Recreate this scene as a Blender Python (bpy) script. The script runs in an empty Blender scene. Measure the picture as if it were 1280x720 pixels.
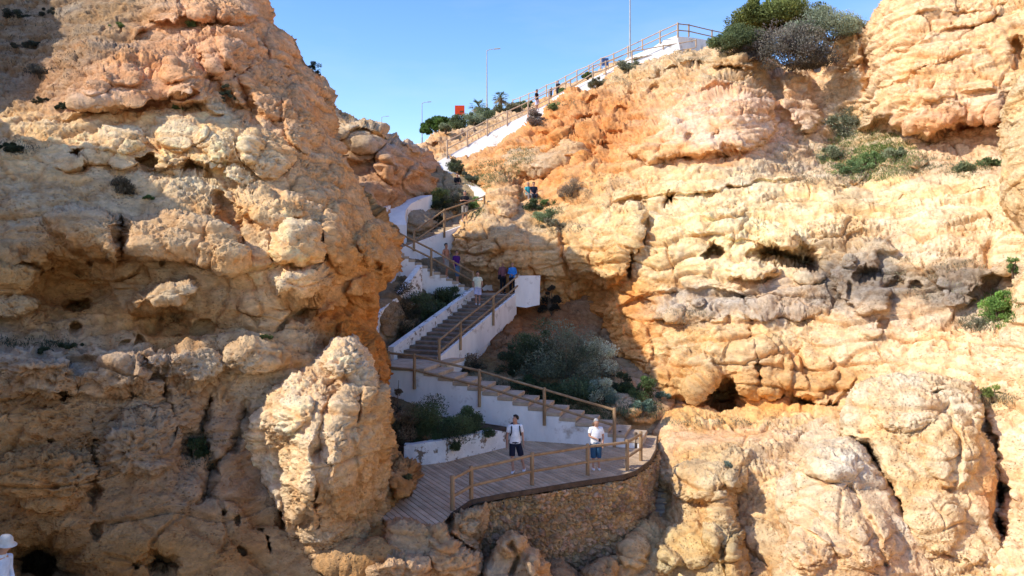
import bpy, bmesh, math, random
import numpy as np
from mathutils import Vector, Matrix

random.seed(7)
RS = np.random.RandomState(11)
C = bpy.context.scene.collection
F = 1000.0          # focal length in photo pixels (28 mm lens)
CAMZ = 6.8          # eye height above the timber deck
HY = 320.0          # horizon row
LEDGE = .75
QUALITY = 1.0       # grid step of the rock sheets

# ------------------------------------------------------------------ coordinates
def P(px, py, Y):
    """photo direction + real distance -> world point"""
    return Vector(((px - 640.0) * Y / F, Y, CAMZ + (HY - py) * Y / F))

def YZ(py, z):
    """distance at which a row meets a given height"""
    return (CAMZ - z) * F / (py - HY)

# ------------------------------------------------------------------ noise
_perm = RS.permutation(256).astype(np.int32)
_perm = np.concatenate([_perm, _perm, _perm])
_g = RS.normal(size=(256, 3)); _g /= np.linalg.norm(_g, axis=1)[:, None]
_g = _g.astype(np.float32)
_r3 = RS.rand(256, 3).astype(np.float32)

def _hash(i, j, k):
    return _perm[(_perm[(_perm[i & 255] + j) & 255] + k) & 255]

def perlin(x, y, z, seed=0.0):
    x = (x + seed * 17.13).astype(np.float32); y = (y + seed * 7.77).astype(np.float32); z = (z - seed * 3.31).astype(np.float32)
    xi = np.floor(x).astype(np.int32); yi = np.floor(y).astype(np.int32); zi = np.floor(z).astype(np.int32)
    fx = x - xi; fy = y - yi; fz = z - zi
    u = fx*fx*fx*(fx*(fx*6-15)+10); v = fy*fy*fy*(fy*(fy*6-15)+10); w = fz*fz*fz*(fz*(fz*6-15)+10)
    def c(a, b, d):
        g = _g[_hash(xi + a, yi + b, zi + d)]
        return g[..., 0]*(fx-a) + g[..., 1]*(fy-b) + g[..., 2]*(fz-d)
    x00 = c(0,0,0); x00 += u*(c(1,0,0)-x00)
    x10 = c(0,1,0); x10 += u*(c(1,1,0)-x10)
    x01 = c(0,0,1); x01 += u*(c(1,0,1)-x01)
    x11 = c(0,1,1); x11 += u*(c(1,1,1)-x11)
    x00 += v*(x10-x00); x01 += v*(x11-x01)
    return (x00 + w*(x01-x00)) * 1.6

def fbm(x, y, z, octs=4, seed=0.0, gain=0.5, ridged=False):
    a = 1.0; s = np.zeros(x.shape, np.float32); f = 1.0; t = 0
    for o in range(octs):
        n = perlin(x*f, y*f, z*f, seed + o*1.7)
        if ridged: n = 1 - 2*np.abs(n)
        s += a*n; t += a; a *= gain; f *= 2.03
    return s / t

def voronoi(x, y, z, seed=0.0, second=False):
    x = (x + seed*5.1).astype(np.float32); y = (y - seed*3.7).astype(np.float32); z = (z + seed*9.3).astype(np.float32)
    xi = np.floor(x).astype(np.int32); yi = np.floor(y).astype(np.int32); zi = np.floor(z).astype(np.int32)
    fx = x-xi; fy = y-yi; fz = z-zi
    d1 = np.full(x.shape, 9.0, np.float32); d2 = d1.copy(); idn = np.zeros(x.shape, np.int32)
    for a in (-1,0,1):
        for b in (-1,0,1):
            for c in (-1,0,1):
                h = _hash(xi+a, yi+b, zi+c); r = _r3[h]
                d = (a+r[...,0]-fx)**2 + (b+r[...,1]-fy)**2 + (c+r[...,2]-fz)**2
                m = d < d1
                if second: d2 = np.where(m, d1, np.minimum(d2, d))
                idn = np.where(m, h, idn); d1 = np.where(m, d, d1)
    if second: return np.sqrt(d1), np.sqrt(d2), idn
    return np.sqrt(d1), idn

def sstep(a, b, x):
    t = np.clip((x-a)/(b-a), 0, 1); return t*t*(3-2*t)

# ------------------------------------------------------------------ pixel-space fields
def rbf(ctrl, X, Y_):
    """smooth field through (px, py, value)"""
    c = np.array(ctrl, float); p = c[:, :2]/100.0; c0 = 0.35
    def phi(r2): return np.sqrt(r2 + c0*c0)
    d2 = ((p[:, None]-p[None])**2).sum(-1)
    n = len(c)
    A = np.zeros((n+3, n+3)); A[:n,:n] = phi(d2) - np.eye(n)*0.02
    A[:n,n] = 1; A[:n,n+1:] = p; A[n,:n] = 1; A[n+1:,:n] = p.T
    w = np.linalg.solve(A, np.concatenate([c[:,2], np.zeros(3)]))
    out = np.zeros(X.shape, np.float32) + w[n] + w[n+1]*X/100 + w[n+2]*Y_/100
    for i in range(n):
        out += (w[i]*phi((X/100-p[i,0])**2 + (Y_/100-p[i,1])**2)).astype(np.float32)
    return out

def poly_sdf(poly, X, Y_):
    """signed distance (positive inside), nearest point"""
    best = np.full(X.shape, 1e9, np.float32); qx = X.copy(); qy = Y_.copy(); inside = np.zeros(X.shape, bool)
    n = len(poly)
    for i in range(n):
        x0,y0 = poly[i]; x1,y1 = poly[(i+1)%n]
        dx, dy = x1-x0, y1-y0; L = dx*dx+dy*dy+1e-9
        t = np.clip(((X-x0)*dx+(Y_-y0)*dy)/L, 0, 1)
        cx = x0+t*dx; cy = y0+t*dy
        d = (X-cx)**2+(Y_-cy)**2
        m = d < best
        best = np.where(m, d, best); qx = np.where(m, cx, qx); qy = np.where(m, cy, qy)
        if dy != 0:
            cr = ((y0 > Y_) != (y1 > Y_)) & (X < dx*(Y_-y0)/dy + x0)
            inside ^= cr
    s = np.sqrt(best)
    return np.where(inside, s, -s).astype(np.float32), qx.astype(np.float32), qy.astype(np.float32)

def line_dist(pl, X, Y_):
    """distance to a polyline and signed side (>0 = above it in the picture)"""
    best = np.full(X.shape, 1e9, np.float32); side = np.zeros(X.shape, np.float32); tt = np.zeros(X.shape, np.float32)
    n = len(pl)-1
    for i in range(n):
        x0,y0 = pl[i]; x1,y1 = pl[i+1]; dx,dy = x1-x0, y1-y0; L = dx*dx+dy*dy
        t = np.clip(((X-x0)*dx+(Y_-y0)*dy)/L, 0, 1)
        d = (X-x0-t*dx)**2+(Y_-y0-t*dy)**2
        s = -(dx*(Y_-y0)-dy*(X-x0))
        m = d < best
        best = np.where(m, d, best); side = np.where(m, s, side); tt = np.where(m, (i+t)/n, tt)
    return np.sqrt(best), np.sign(side), tt

# features: each returns an addition to the distance (metres, + = further away)
def f_bump(cx, cy, rx, ry, h, rot=0, p=1.0):
    def f(X, Y_):
        c, s = math.cos(math.radians(rot)), math.sin(math.radians(rot))
        u = ((X-cx)*c+(Y_-cy)*s)/rx; v = (-(X-cx)*s+(Y_-cy)*c)/ry
        r2 = u*u+v*v
        return -h*np.power(np.clip(1-r2*r2, 0, 1), 0.6*p)
    return f
def f_soft(cx, cy, rx, ry, h, rot=0):
    def f(X, Y_):
        c, s = math.cos(math.radians(rot)), math.sin(math.radians(rot))
        u = ((X-cx)*c+(Y_-cy)*s)/rx; v = (-(X-cx)*s+(Y_-cy)*c)/ry
        return -h*np.exp(-(u*u+v*v)*1.6)
    return f
def f_hole(cx, cy, rx, ry, d, rot=0):
    def f(X, Y_):
        c, s = math.cos(math.radians(rot)), math.sin(math.radians(rot))
        u = ((X-cx)*c+(Y_-cy)*s)/rx; v = (-(X-cx)*s+(Y_-cy)*c)/ry
        return .7*d*sstep(1.25, 0.45, np.sqrt(u*u+v*v))
    return f
def f_poly(poly, h, soft=14, edge=3):
    """raised slab with a rounded rim (negative h = sunk)"""
    def f(X, Y_):
        sd,_,_ = poly_sdf(poly, X, Y_)
        return -h*(0.45*sstep(-edge, edge, sd) + 0.55*np.sqrt(np.clip(1-(1-np.clip(sd/soft,0,1))**2,0,1)))
    return f
def f_ledge(pl, up, upw, dn, dnw, fade=0.08):
    """overhang: rock above the line stands out by up, below it is hollowed by dn"""
    def f(X, Y_):
        d, s, t = line_dist(pl, X, Y_)
        en = sstep(0, fade, t)*sstep(1, 1-fade, t)
        en = en*(.25+.75*sstep(-.35, .35, perlin(X/34, Y_/34, X*0, pl[0][0]*.013)))*LEDGE
        a = -up*np.exp(-(d/upw)**2)*sstep(-2, 2, d*s)
        b = dn*np.exp(-(d/dnw)**2)*sstep(2, -2, d*s)
        return (a+b)*en
    return f
def f_crack(pl, w, d):
    def f(X, Y_):
        dd, s, t = line_dist(pl, X, Y_)
        return d*np.exp(-(dd/w)**2)*sstep(0,0.12,t)*sstep(1,0.88,t)
    return f

def mesh_from_grid(name, pos, keep, col=None, smooth=True):
    """pos (h,w,3), keep (h,w) bool -> one mesh"""
    h, w = keep.shape
    q = keep[:-1,:-1] & keep[1:,:-1] & keep[:-1,1:] & keep[1:,1:]
    used = np.zeros((h,w), bool)
    used[:-1,:-1] |= q; used[1:,:-1] |= q; used[:-1,1:] |= q; used[1:,1:] |= q
    idx = np.full((h,w), -1, np.int32); idx[used] = np.arange(used.sum())
    jj, ii = np.nonzero(q)
    faces = np.stack([idx[jj,ii], idx[jj+1,ii], idx[jj+1,ii+1], idx[jj,ii+1]], 1).astype(np.int32)
    me = bpy.data.meshes.new(name)
    v = pos[used].astype(np.float32)
    me.vertices.add(len(v)); me.vertices.foreach_set('co', v.ravel())
    me.loops.add(faces.size); me.loops.foreach_set('vertex_index', faces.ravel())
    me.polygons.add(len(faces)); me.polygons.foreach_set('loop_start', np.arange(0, faces.size, 4, dtype=np.int32))
    me.polygons.foreach_set('use_smooth', np.full(len(faces), smooth))
    me.update(calc_edges=True)
    if col is not None:
        at = me.color_attributes.new('tint', 'FLOAT_COLOR', 'POINT')
        c4 = np.ones((len(v), 4), np.float32); c4[:, :3] = col[used]
        at.data.foreach_set('color', c4.ravel())
    return me

def mesh_raw(name, V, Fc, smooth=False, nper=4, col=None):
    V = np.asarray(V, np.float32); Fc = np.asarray(Fc, np.int32)
    me = bpy.data.meshes.new(name)
    me.vertices.add(len(V)); me.vertices.foreach_set('co', V.ravel())
    me.loops.add(Fc.size); me.loops.foreach_set('vertex_index', Fc.ravel())
    me.polygons.add(len(Fc)); me.polygons.foreach_set('loop_start', np.arange(0, Fc.size, nper, dtype=np.int32))
    me.polygons.foreach_set('use_smooth', np.full(len(Fc), smooth))
    me.update(calc_edges=True)
    if col is not None:
        at = me.color_attributes.new('tint', 'FLOAT_COLOR', 'POINT')
        c4 = np.ones((len(V), 4), np.float32); c4[:, :3] = col
        at.data.foreach_set('color', c4.ravel())
    return me

def grid_normals(pos):
    du = np.gradient(pos, axis=1); dv = np.gradient(pos, axis=0)
    n = np.cross(dv, du); n /= (np.linalg.norm(n, axis=2, keepdims=True)+1e-9)
    cam = np.array([0,0,CAMZ], np.float32)
    flip = ((cam-pos)*n).sum(2) < 0
    n[flip] *= -1
    return n

def blur(a, k):
    for ax in (0,1):
        for _ in range(2):
            c = np.cumsum(np.concatenate([np.repeat(a.take([0],ax),k+1,ax), a, np.repeat(a.take([-1],ax),k,ax)], ax), axis=ax)
            n = a.shape[ax]; w = 2*k+1
            a = (c.take(range(w, w+n), ax) - c.take(range(0, n), ax))/w
    return a

from concurrent.futures import ThreadPoolExecutor
def rock_relief(p, **kw):
    parts = np.array_split(np.arange(p.shape[0]), 16)
    with ThreadPoolExecutor(4) as ex:
        out = list(ex.map(lambda ix: rock_relief_part(p[ix[0]:ix[-1]+1], **kw), [i for i in parts if len(i)]))
    return np.concatenate([o[0] for o in out]), np.concatenate([o[1] for o in out])

def rock_relief_part(p, amp=1.0, strata=1.0, pits=1.0, seed=0.0, tilt=0.06, chunk=1.0, sdir=1.0, fine=1.0, beds=1.0):
    """metre-scale to decimetre-scale relief of weathered limestone; returns (disp, cavity)"""
    x, y, z = p[...,0], p[...,1], p[...,2]
    zz = z + tilt*x*sdir
    wx = perlin(x*.5, y*.5, z*.5, seed+31)*.7; wz = perlin(x*.4, y*.4, z*.4, seed+41)*.5
    big = fbm(x*.28, y*.28, z*.4, 3, seed)
    lay = fbm(x*.22+wx, y*.22, (zz+wz)*1.35, 4, seed+3)
    lay2 = perlin(x*.35, y*.35, (zz+wz*.6)*3.6, seed+5)
    mid = fbm(x*1.1+wx, y*1.1, zz*1.7, 5, seed+9, .55)
    rid = fbm((x+wx)*.75, y*.75, zz*1.1, 5, seed+15, .52, True)
    f1, f2, idn = voronoi((x+wx*.6)*.8, y*.8, (zz)*1.25, seed+2, True)
    blk = sstep(0.0, .22, f2-f1)
    a1, _ = voronoi(x*2.6+mid*.5, y*2.6, zz*3.4, seed+6)
    a2, _ = voronoi(x*6.1, y*6.1, z*7.5, seed+8)
    mask = sstep(-.1, .5, fbm(x*.33, y*.33, z*.8, 3, seed+21))
    mask2 = sstep(-.25, .35, fbm(x*.5, y*.5, z*.9, 3, seed+27))
    sm = .30+.95*sstep(-.30, .28, fbm(x*.16+3, y*.16, zz*.42, 3, seed+55))   # worn smooth faces against crumbly ones
    pit = sstep(.34, .12, a1)*mask*sm
    pit2 = sstep(.36, .14, a2)*mask2*sm
    fn = sm*fbm(x*4.5, y*4.5, z*6.5, 5, seed+33, .66)
    gr = perlin(x*16, y*16, z*19, seed+35)
    # bedding: each bed stands out at its top and is eaten away at its foot
    t = (zz + wz*.9 + .35*big)*1.15; fr = t-np.floor(t); bid = np.floor(t)
    bm = sstep(-.25, .25, perlin(x*.3, y*.3, bid*7.3, seed+44))
    bed = (sstep(0, .12, fr)*(1-.55*fr*fr) - .6)*bm
    t2 = (zz + wz*1.3 + mid*.12)*3.1; fr2 = t2-np.floor(t2)
    bm2 = sstep(.0, .35, perlin(x*.45, y*.45, np.floor(t2)*5.1, seed+47))
    bed2 = (sstep(0, .2, fr2)*(1-.4*fr2) - .6)*bm2
    # sharp joints
    j1, j2, jid = voronoi(x*.42+mid*.12, y*.42, zz*.30, seed+50, True)
    jt = 1-sstep(.0, .045, j2-j1); jm = sstep(-.05, .2, perlin(x*.6, y*.6, z*.5, seed+52))
    face = (_r3[jid & 255][..., 0]-.5)*sstep(0, .10, j2-j1)
    d = beds*(bed*.26 + bed2*.09 - jt*jm*.16 + face*.22) + amp*(big*.55 + mid*.24*(.45+.6*sm) + rid*.13*sm) + strata*(lay*.42+lay2*.07) + chunk*(blk-.8)*.06 - pits*(pit*.20+pit2*.10) + fine*(fn*.13*(.45+mask2) + gr*.018)
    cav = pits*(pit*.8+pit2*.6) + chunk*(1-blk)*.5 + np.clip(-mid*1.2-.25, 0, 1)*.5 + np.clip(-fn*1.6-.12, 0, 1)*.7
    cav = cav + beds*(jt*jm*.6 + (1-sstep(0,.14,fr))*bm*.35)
    return d, np.clip(cav, 0, 1)

def region_color(regs, X, Y_, base, p):
    x, y, z = p[...,0], p[...,1], p[...,2]
    wx = fbm(x*.5, y*.5, z*.7, 4, 51)*34; wy = fbm(x*.5, y*.5, z*.7, 4, 61)*26
    Xw, Yw = X+wx, Y_+wy
    num = np.zeros(X.shape+(3,), np.float32) + np.array(base, np.float32)*0.12; den = np.full(X.shape, .12, np.float32)
    for (cx, cy, rx, ry, rgb) in regs:
        w = np.exp(-((Xw-cx)/rx)**2-((Yw-cy)/ry)**2)**1.3*3
        num += w[...,None]*np.array(rgb, np.float32); den += w
    return num/den[...,None]

def sheet(name, poly, ctrl, feats, regs, base, mat, relief, round_r=16, round_d=1.1, wrap=34, back=.22, step=1.0, warp=6.0, seed=0.0, amp_field=None, fr=None, inset=.1, sat=1.12, val=1.0, hue=(1.08,1.01,.93)):
    step = step*QUALITY
    xs = [q[0] for q in poly]; ys = [q[1] for q in poly]
    gx = np.arange(min(xs)-wrap-4, max(xs)+wrap+4, step, dtype=np.float32)
    gy = np.arange(min(ys)-wrap-4, max(ys)+wrap+4, step, dtype=np.float32)
    X, Y_ = np.meshgrid(gx, gy)
    Zr = np.zeros_like(X)
    wx = perlin(X/38, Y_/38, Zr, seed+1)*warp + perlin(X/13, Y_/13, Zr, seed+2)*warp*.4 + perlin(X/5, Y_/5, Zr, seed+5)*warp*.13
    wy = perlin(X/38, Y_/38, Zr, seed+3)*warp + perlin(X/13, Y_/13, Zr, seed+4)*warp*.4 + perlin(X/5, Y_/5, Zr, seed+6)*warp*.13
    Xw, Yw = X+wx, Y_+wy
    sd, qx, qy = poly_sdf(poly, Xw, Yw)
    out = sd < 0
    d = np.clip(-sd, 0, None)
    px = np.where(out, qx-wx, X); py = np.where(out, qy-wy, Y_)
    # move the wrapped-back part a little behind the silhouette
    ux = np.where(out, (qx-Xw)/(d+1e-6), 0); uy = np.where(out, (qy-Yw)/(d+1e-6), 0)
    px = px + ux*d*inset; py = py + uy*d*inset
    D = rbf(ctrl, X, Y_) if len(ctrl) < 14 else None
    if D is None:
        k = 8
        gxs = np.arange(gx[0]-k, gx[-1]+2*k, k, dtype=np.float32); gys = np.arange(gy[0]-k, gy[-1]+2*k, k, dtype=np.float32)
        Xs, Ys = np.meshgrid(gxs, gys); Dc = rbf(ctrl, Xs, Ys)
        def samp(ax, ay):
            fx = np.clip((ax-gxs[0])/k, 0, len(gxs)-1.001); fy = np.clip((ay-gys[0])/k, 0, len(gys)-1.001)
            i = fx.astype(int); j = fy.astype(int); fx = fx-i; fy = fy-j
            return (Dc[j,i]*(1-fx)+Dc[j,i+1]*fx)*(1-fy) + (Dc[j+1,i]*(1-fx)+Dc[j+1,i+1]*fx)*fy
        D = samp(px, py)
    else:
        D = rbf(ctrl, px, py)
    fX = px + perlin(X/17, Y_/17, Zr, seed+7)*4.5 + perlin(X/6, Y_/6, Zr, seed+8)*1.6
    fY = py + perlin(X/17, Y_/17, Zr, seed+9)*4.5 + perlin(X/6, Y_/6, Zr, seed+10)*1.6
    FD = np.zeros_like(D)
    for f in feats: FD += f(fX, fY)
    t = np.clip(1-np.clip(sd,0,None)/round_r, 0, 1)
    D = D + FD + round_d*(1-np.sqrt(np.clip(1-t*t, 0, 1)))*1.0 + back*d
    pos = np.stack([(px-640)*D/F, D, CAMZ+(HY-py)*D/F], -1).astype(np.float32)
    nb = max(1, int(5/step))
    nrm = grid_normals(blur(pos, nb))
    k = dict(relief); k.setdefault('seed', seed)
    dv, cav = rock_relief(pos, **k)
    if amp_field is not None: dv = dv*amp_field(X, Y_)
    pos = pos + nrm*dv[...,None]
    col = region_color(regs, px, py, base, pos)
    x, y, z = pos[...,0], pos[...,1], pos[...,2]
    v = fbm(x*.8, y*.8, z*2.2, 5, seed+71, .6); v2 = fbm(x*4, y*4, z*6, 3, seed+81, .6)
    col = col*(1+.34*v+.26*v2)[...,None]
    warm = fbm(x*.45, y*.45, z*1.1, 4, seed+91, .55)
    col = col*np.stack([1+.05*warm, 1-.16*warm, 1-.46*warm], -1)
    lum = col.mean(2, keepdims=True); col = np.clip(lum+(col-lum)*sat, .01, 2)*val*np.array(hue, np.float32)
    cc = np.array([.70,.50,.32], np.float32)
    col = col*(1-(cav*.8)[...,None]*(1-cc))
    keep = -sd <= wrap
    if fr is not None: keep &= fr(X, Y_)
    me = mesh_from_grid(name, pos, keep, np.clip(col, .01, .95))
    ob = bpy.data.objects.new(name, me); C.objects.link(ob)
    me.materials.append(mat)
    return ob
# ------------------------------------------------------------------ materials
def N(nt, t, **kw):
    n = nt.nodes.new(t)
    for k, v in kw.items():
        if k in n.inputs: n.inputs[k].default_value = v
        else: setattr(n, k, v)
    return n

def new_mat(name, rough=.9, spec=.2):
    m = bpy.data.materials.new(name); m.use_nodes = True
    nt = m.node_tree; b = nt.nodes['Principled BSDF']
    b.inputs['Roughness'].default_value = rough
    b.inputs['Specular IOR Level'].default_value = spec
    return m, nt, b

def rock_material(name, bump=1.0, fine=1.0):
    m, nt, b = new_mat(name, .95, .12)
    L = nt.links.new
    at = N(nt, 'ShaderNodeAttribute', attribute_name='tint')
    geo = N(nt, 'ShaderNodeNewGeometry')
    mp = N(nt, 'ShaderNodeMapping'); mp.inputs['Scale'].default_value = (1, 1, 1.5)
    L(geo.outputs['Position'], mp.inputs['Vector'])
    n1 = N(nt, 'ShaderNodeTexNoise', Scale=5.0, Detail=7.0, Roughness=.7)
    n2 = N(nt, 'ShaderNodeTexNoise', Scale=22.0, Detail=4.0, Roughness=.7)
    vo = N(nt, 'ShaderNodeTexVoronoi', Scale=9.0)
    vo2 = N(nt, 'ShaderNodeTexVoronoi', Scale=21.0)
    for n in (n1, n2, vo, vo2): L(mp.outputs[0], n.inputs['Vector'])
    r1 = N(nt, 'ShaderNodeMapRange'); r1.inputs['From Min'].default_value = .3; r1.inputs['From Max'].default_value = .7
    r1.inputs['To Min'].default_value = .74; r1.inputs['To Max'].default_value = 1.24
    L(n1.outputs['Fac'], r1.inputs['Value'])
    # little pits
    pr = N(nt, 'ShaderNodeMapRange'); pr.inputs['From Min'].default_value = .12; pr.inputs['From Max'].default_value = .34
    L(vo.outputs['Distance'], pr.inputs['Value'])
    pr2 = N(nt, 'ShaderNodeMapRange'); pr2.inputs['From Min'].default_value = .10; pr2.inputs['From Max'].default_value = .38
    L(vo2.outputs['Distance'], pr2.inputs['Value'])
    pm = N(nt, 'ShaderNodeTexNoise', Scale=1.3, Detail=3.0); L(geo.outputs['Position'], pm.inputs['Vector'])
    pmr = N(nt, 'ShaderNodeMapRange'); pmr.inputs['From Min'].default_value = .42; pmr.inputs['From Max'].default_value = .58
    L(pm.outputs['Fac'], pmr.inputs['Value'])
    inv = N(nt, 'ShaderNodeMath', operation='SUBTRACT'); inv.inputs[0].default_value = 1.0; L(pr.outputs[0], inv.inputs[1])
    pit = N(nt, 'ShaderNodeMath', operation='MULTIPLY'); L(inv.outputs[0], pit.inputs[0]); L(pmr.outputs[0], pit.inputs[1])
    hm = N(nt, 'ShaderNodeMath', operation='MULTIPLY_ADD'); L(pit.outputs[0], hm.inputs[0]); hm.inputs[1].default_value = -.8
    s1 = N(nt, 'ShaderNodeMath', operation='MULTIPLY_ADD'); L(n1.outputs['Fac'], s1.inputs[0]); s1.inputs[1].default_value = 1.5
    s2 = N(nt, 'ShaderNodeMath', operation='MULTIPLY_ADD'); L(n2.outputs['Fac'], s2.inputs[0]); s2.inputs[1].default_value = .5; L(pr2.outputs[0], s2.inputs[2])
    s3 = N(nt, 'ShaderNodeMath', operation='MULTIPLY'); L(s2.outputs[0], s3.inputs[0]); s3.inputs[1].default_value = .35
    L(s3.outputs[0], s1.inputs[2]); L(s1.outputs[0], hm.inputs[2])
    bp = N(nt, 'ShaderNodeBump'); bp.inputs['Strength'].default_value = .75*bump; bp.inputs['Distance'].default_value = .09*fine
    L(hm.outputs[0], bp.inputs['Height']); L(bp.outputs[0], b.inputs['Normal'])
    mul = N(nt, 'ShaderNodeVectorMath', operation='SCALE'); L(at.outputs['Color'], mul.inputs[0]); L(r1.outputs[0], mul.inputs['Scale'])
    mx = N(nt, 'ShaderNodeMix', data_type='RGBA', blend_type='MULTIPLY')
    ft = N(nt, 'ShaderNodeMath', operation='MULTIPLY'); L(pit.outputs[0], ft.inputs[0]); ft.inputs[1].default_value = .5
    L(ft.outputs[0], mx.inputs[0]); L(mul.outputs[0], mx.inputs[6]); mx.inputs[7].default_value = (.5, .36, .24, 1)
    # grey lichen film on a few faces
    n4 = N(nt, 'ShaderNodeTexNoise', Scale=.9, Detail=8.0, Roughness=.72); L(mp.outputs[0], n4.inputs['Vector'])
    r4 = N(nt, 'ShaderNodeMapRange'); r4.inputs['From Min'].default_value = .56; r4.inputs['From Max'].default_value = .68; r4.inputs['To Max'].default_value = .38
    L(n4.outputs['Fac'], r4.inputs['Value'])
    mx2 = N(nt, 'ShaderNodeMix', data_type='RGBA', blend_type='MULTIPLY')
    L(r4.outputs[0], mx2.inputs[0]); L(mx.outputs[2], mx2.inputs[6]); mx2.inputs[7].default_value = (.62, .60, .62, 1)
    L(mx2.outputs[2], b.inputs['Base Color'])
    return m

M_ROCK = rock_material('weathered limestone')

CREAM=(.86,.71,.46); PALE=(.88,.77,.59); ORANGE=(.72,.36,.13); DEEP=(.62,.27,.08); GREY=(.24,.215,.19); BROWN=(.42,.28,.16); OCHRE=(.72,.52,.28); PINK=(.76,.50,.33); SAND=(.74,.50,.27); EARTH=(.50,.31,.17)

def kindset(o, kind='structure', label=None, cat=None, group=None):
    if kind: o['kind'] = kind
    if label: o['label'] = label
    if cat: o['category'] = cat
    if group: o['group'] = group
    return o

# ------------------------------------------------------------------ left cliff
LEFT_POLY = [(-210,900),(-210,-170),(60,-150),(230,-100),(308,-45),(334,0),(346,28),(366,50),(378,78),(396,88),(410,120),(421,150),(424,180),(438,205),(447,232),(466,252),(486,282),(500,300),(502,325),(493,350),(477,366),(466,385),(470,412),(486,438),(484,468),(478,500),(486,530),(497,566),(522,585),(530,600),(522,625),(503,640),(494,662),(505,690),(520,730),(530,900)]
left_ctrl = [(-300,720,15),(-300,450,16.5),(-300,200,19),(-300,0,23),(-300,-200,27),
 (-100,720,16.5),(0,740,17),(150,740,17.6),(300,740,18.2),(420,740,19),(520,740,20),
 (0,600,18),(150,600,18.8),(280,600,19.8),(340,600,20.6),(430,640,20.4),(500,620,22.2),
 (0,480,18.8),(150,480,19.4),(280,480,20.6),(400,480,21.8),(470,500,25),
 (0,435,19.0),(150,435,19.6),(280,440,20.8),
 (0,400,20.8),(150,400,21),(280,400,21.6),(400,400,23),(450,430,25),
 (0,330,21.2),(150,330,21.2),(300,330,21.7),(400,330,22.6),(460,330,26),(497,320,30),
 (0,230,22.4),(150,220,23.4),(300,230,23.9),(360,240,24.3),(405,240,25.5),(450,260,28.8),
 (0,140,26),(100,140,25.2),(200,140,25.8),(300,140,26.6),(380,150,29),(418,160,33),
 (0,60,30),(100,70,27.8),(200,70,28),(300,70,29),(370,80,33),
 (0,0,32),(100,0,31.5),(200,0,31),(300,0,31.5),(330,0,34),
 (0,-150,35),(150,-150,34),(270,-100,36),(540,740,21),(470,400,28),(480,550,25)]
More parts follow.
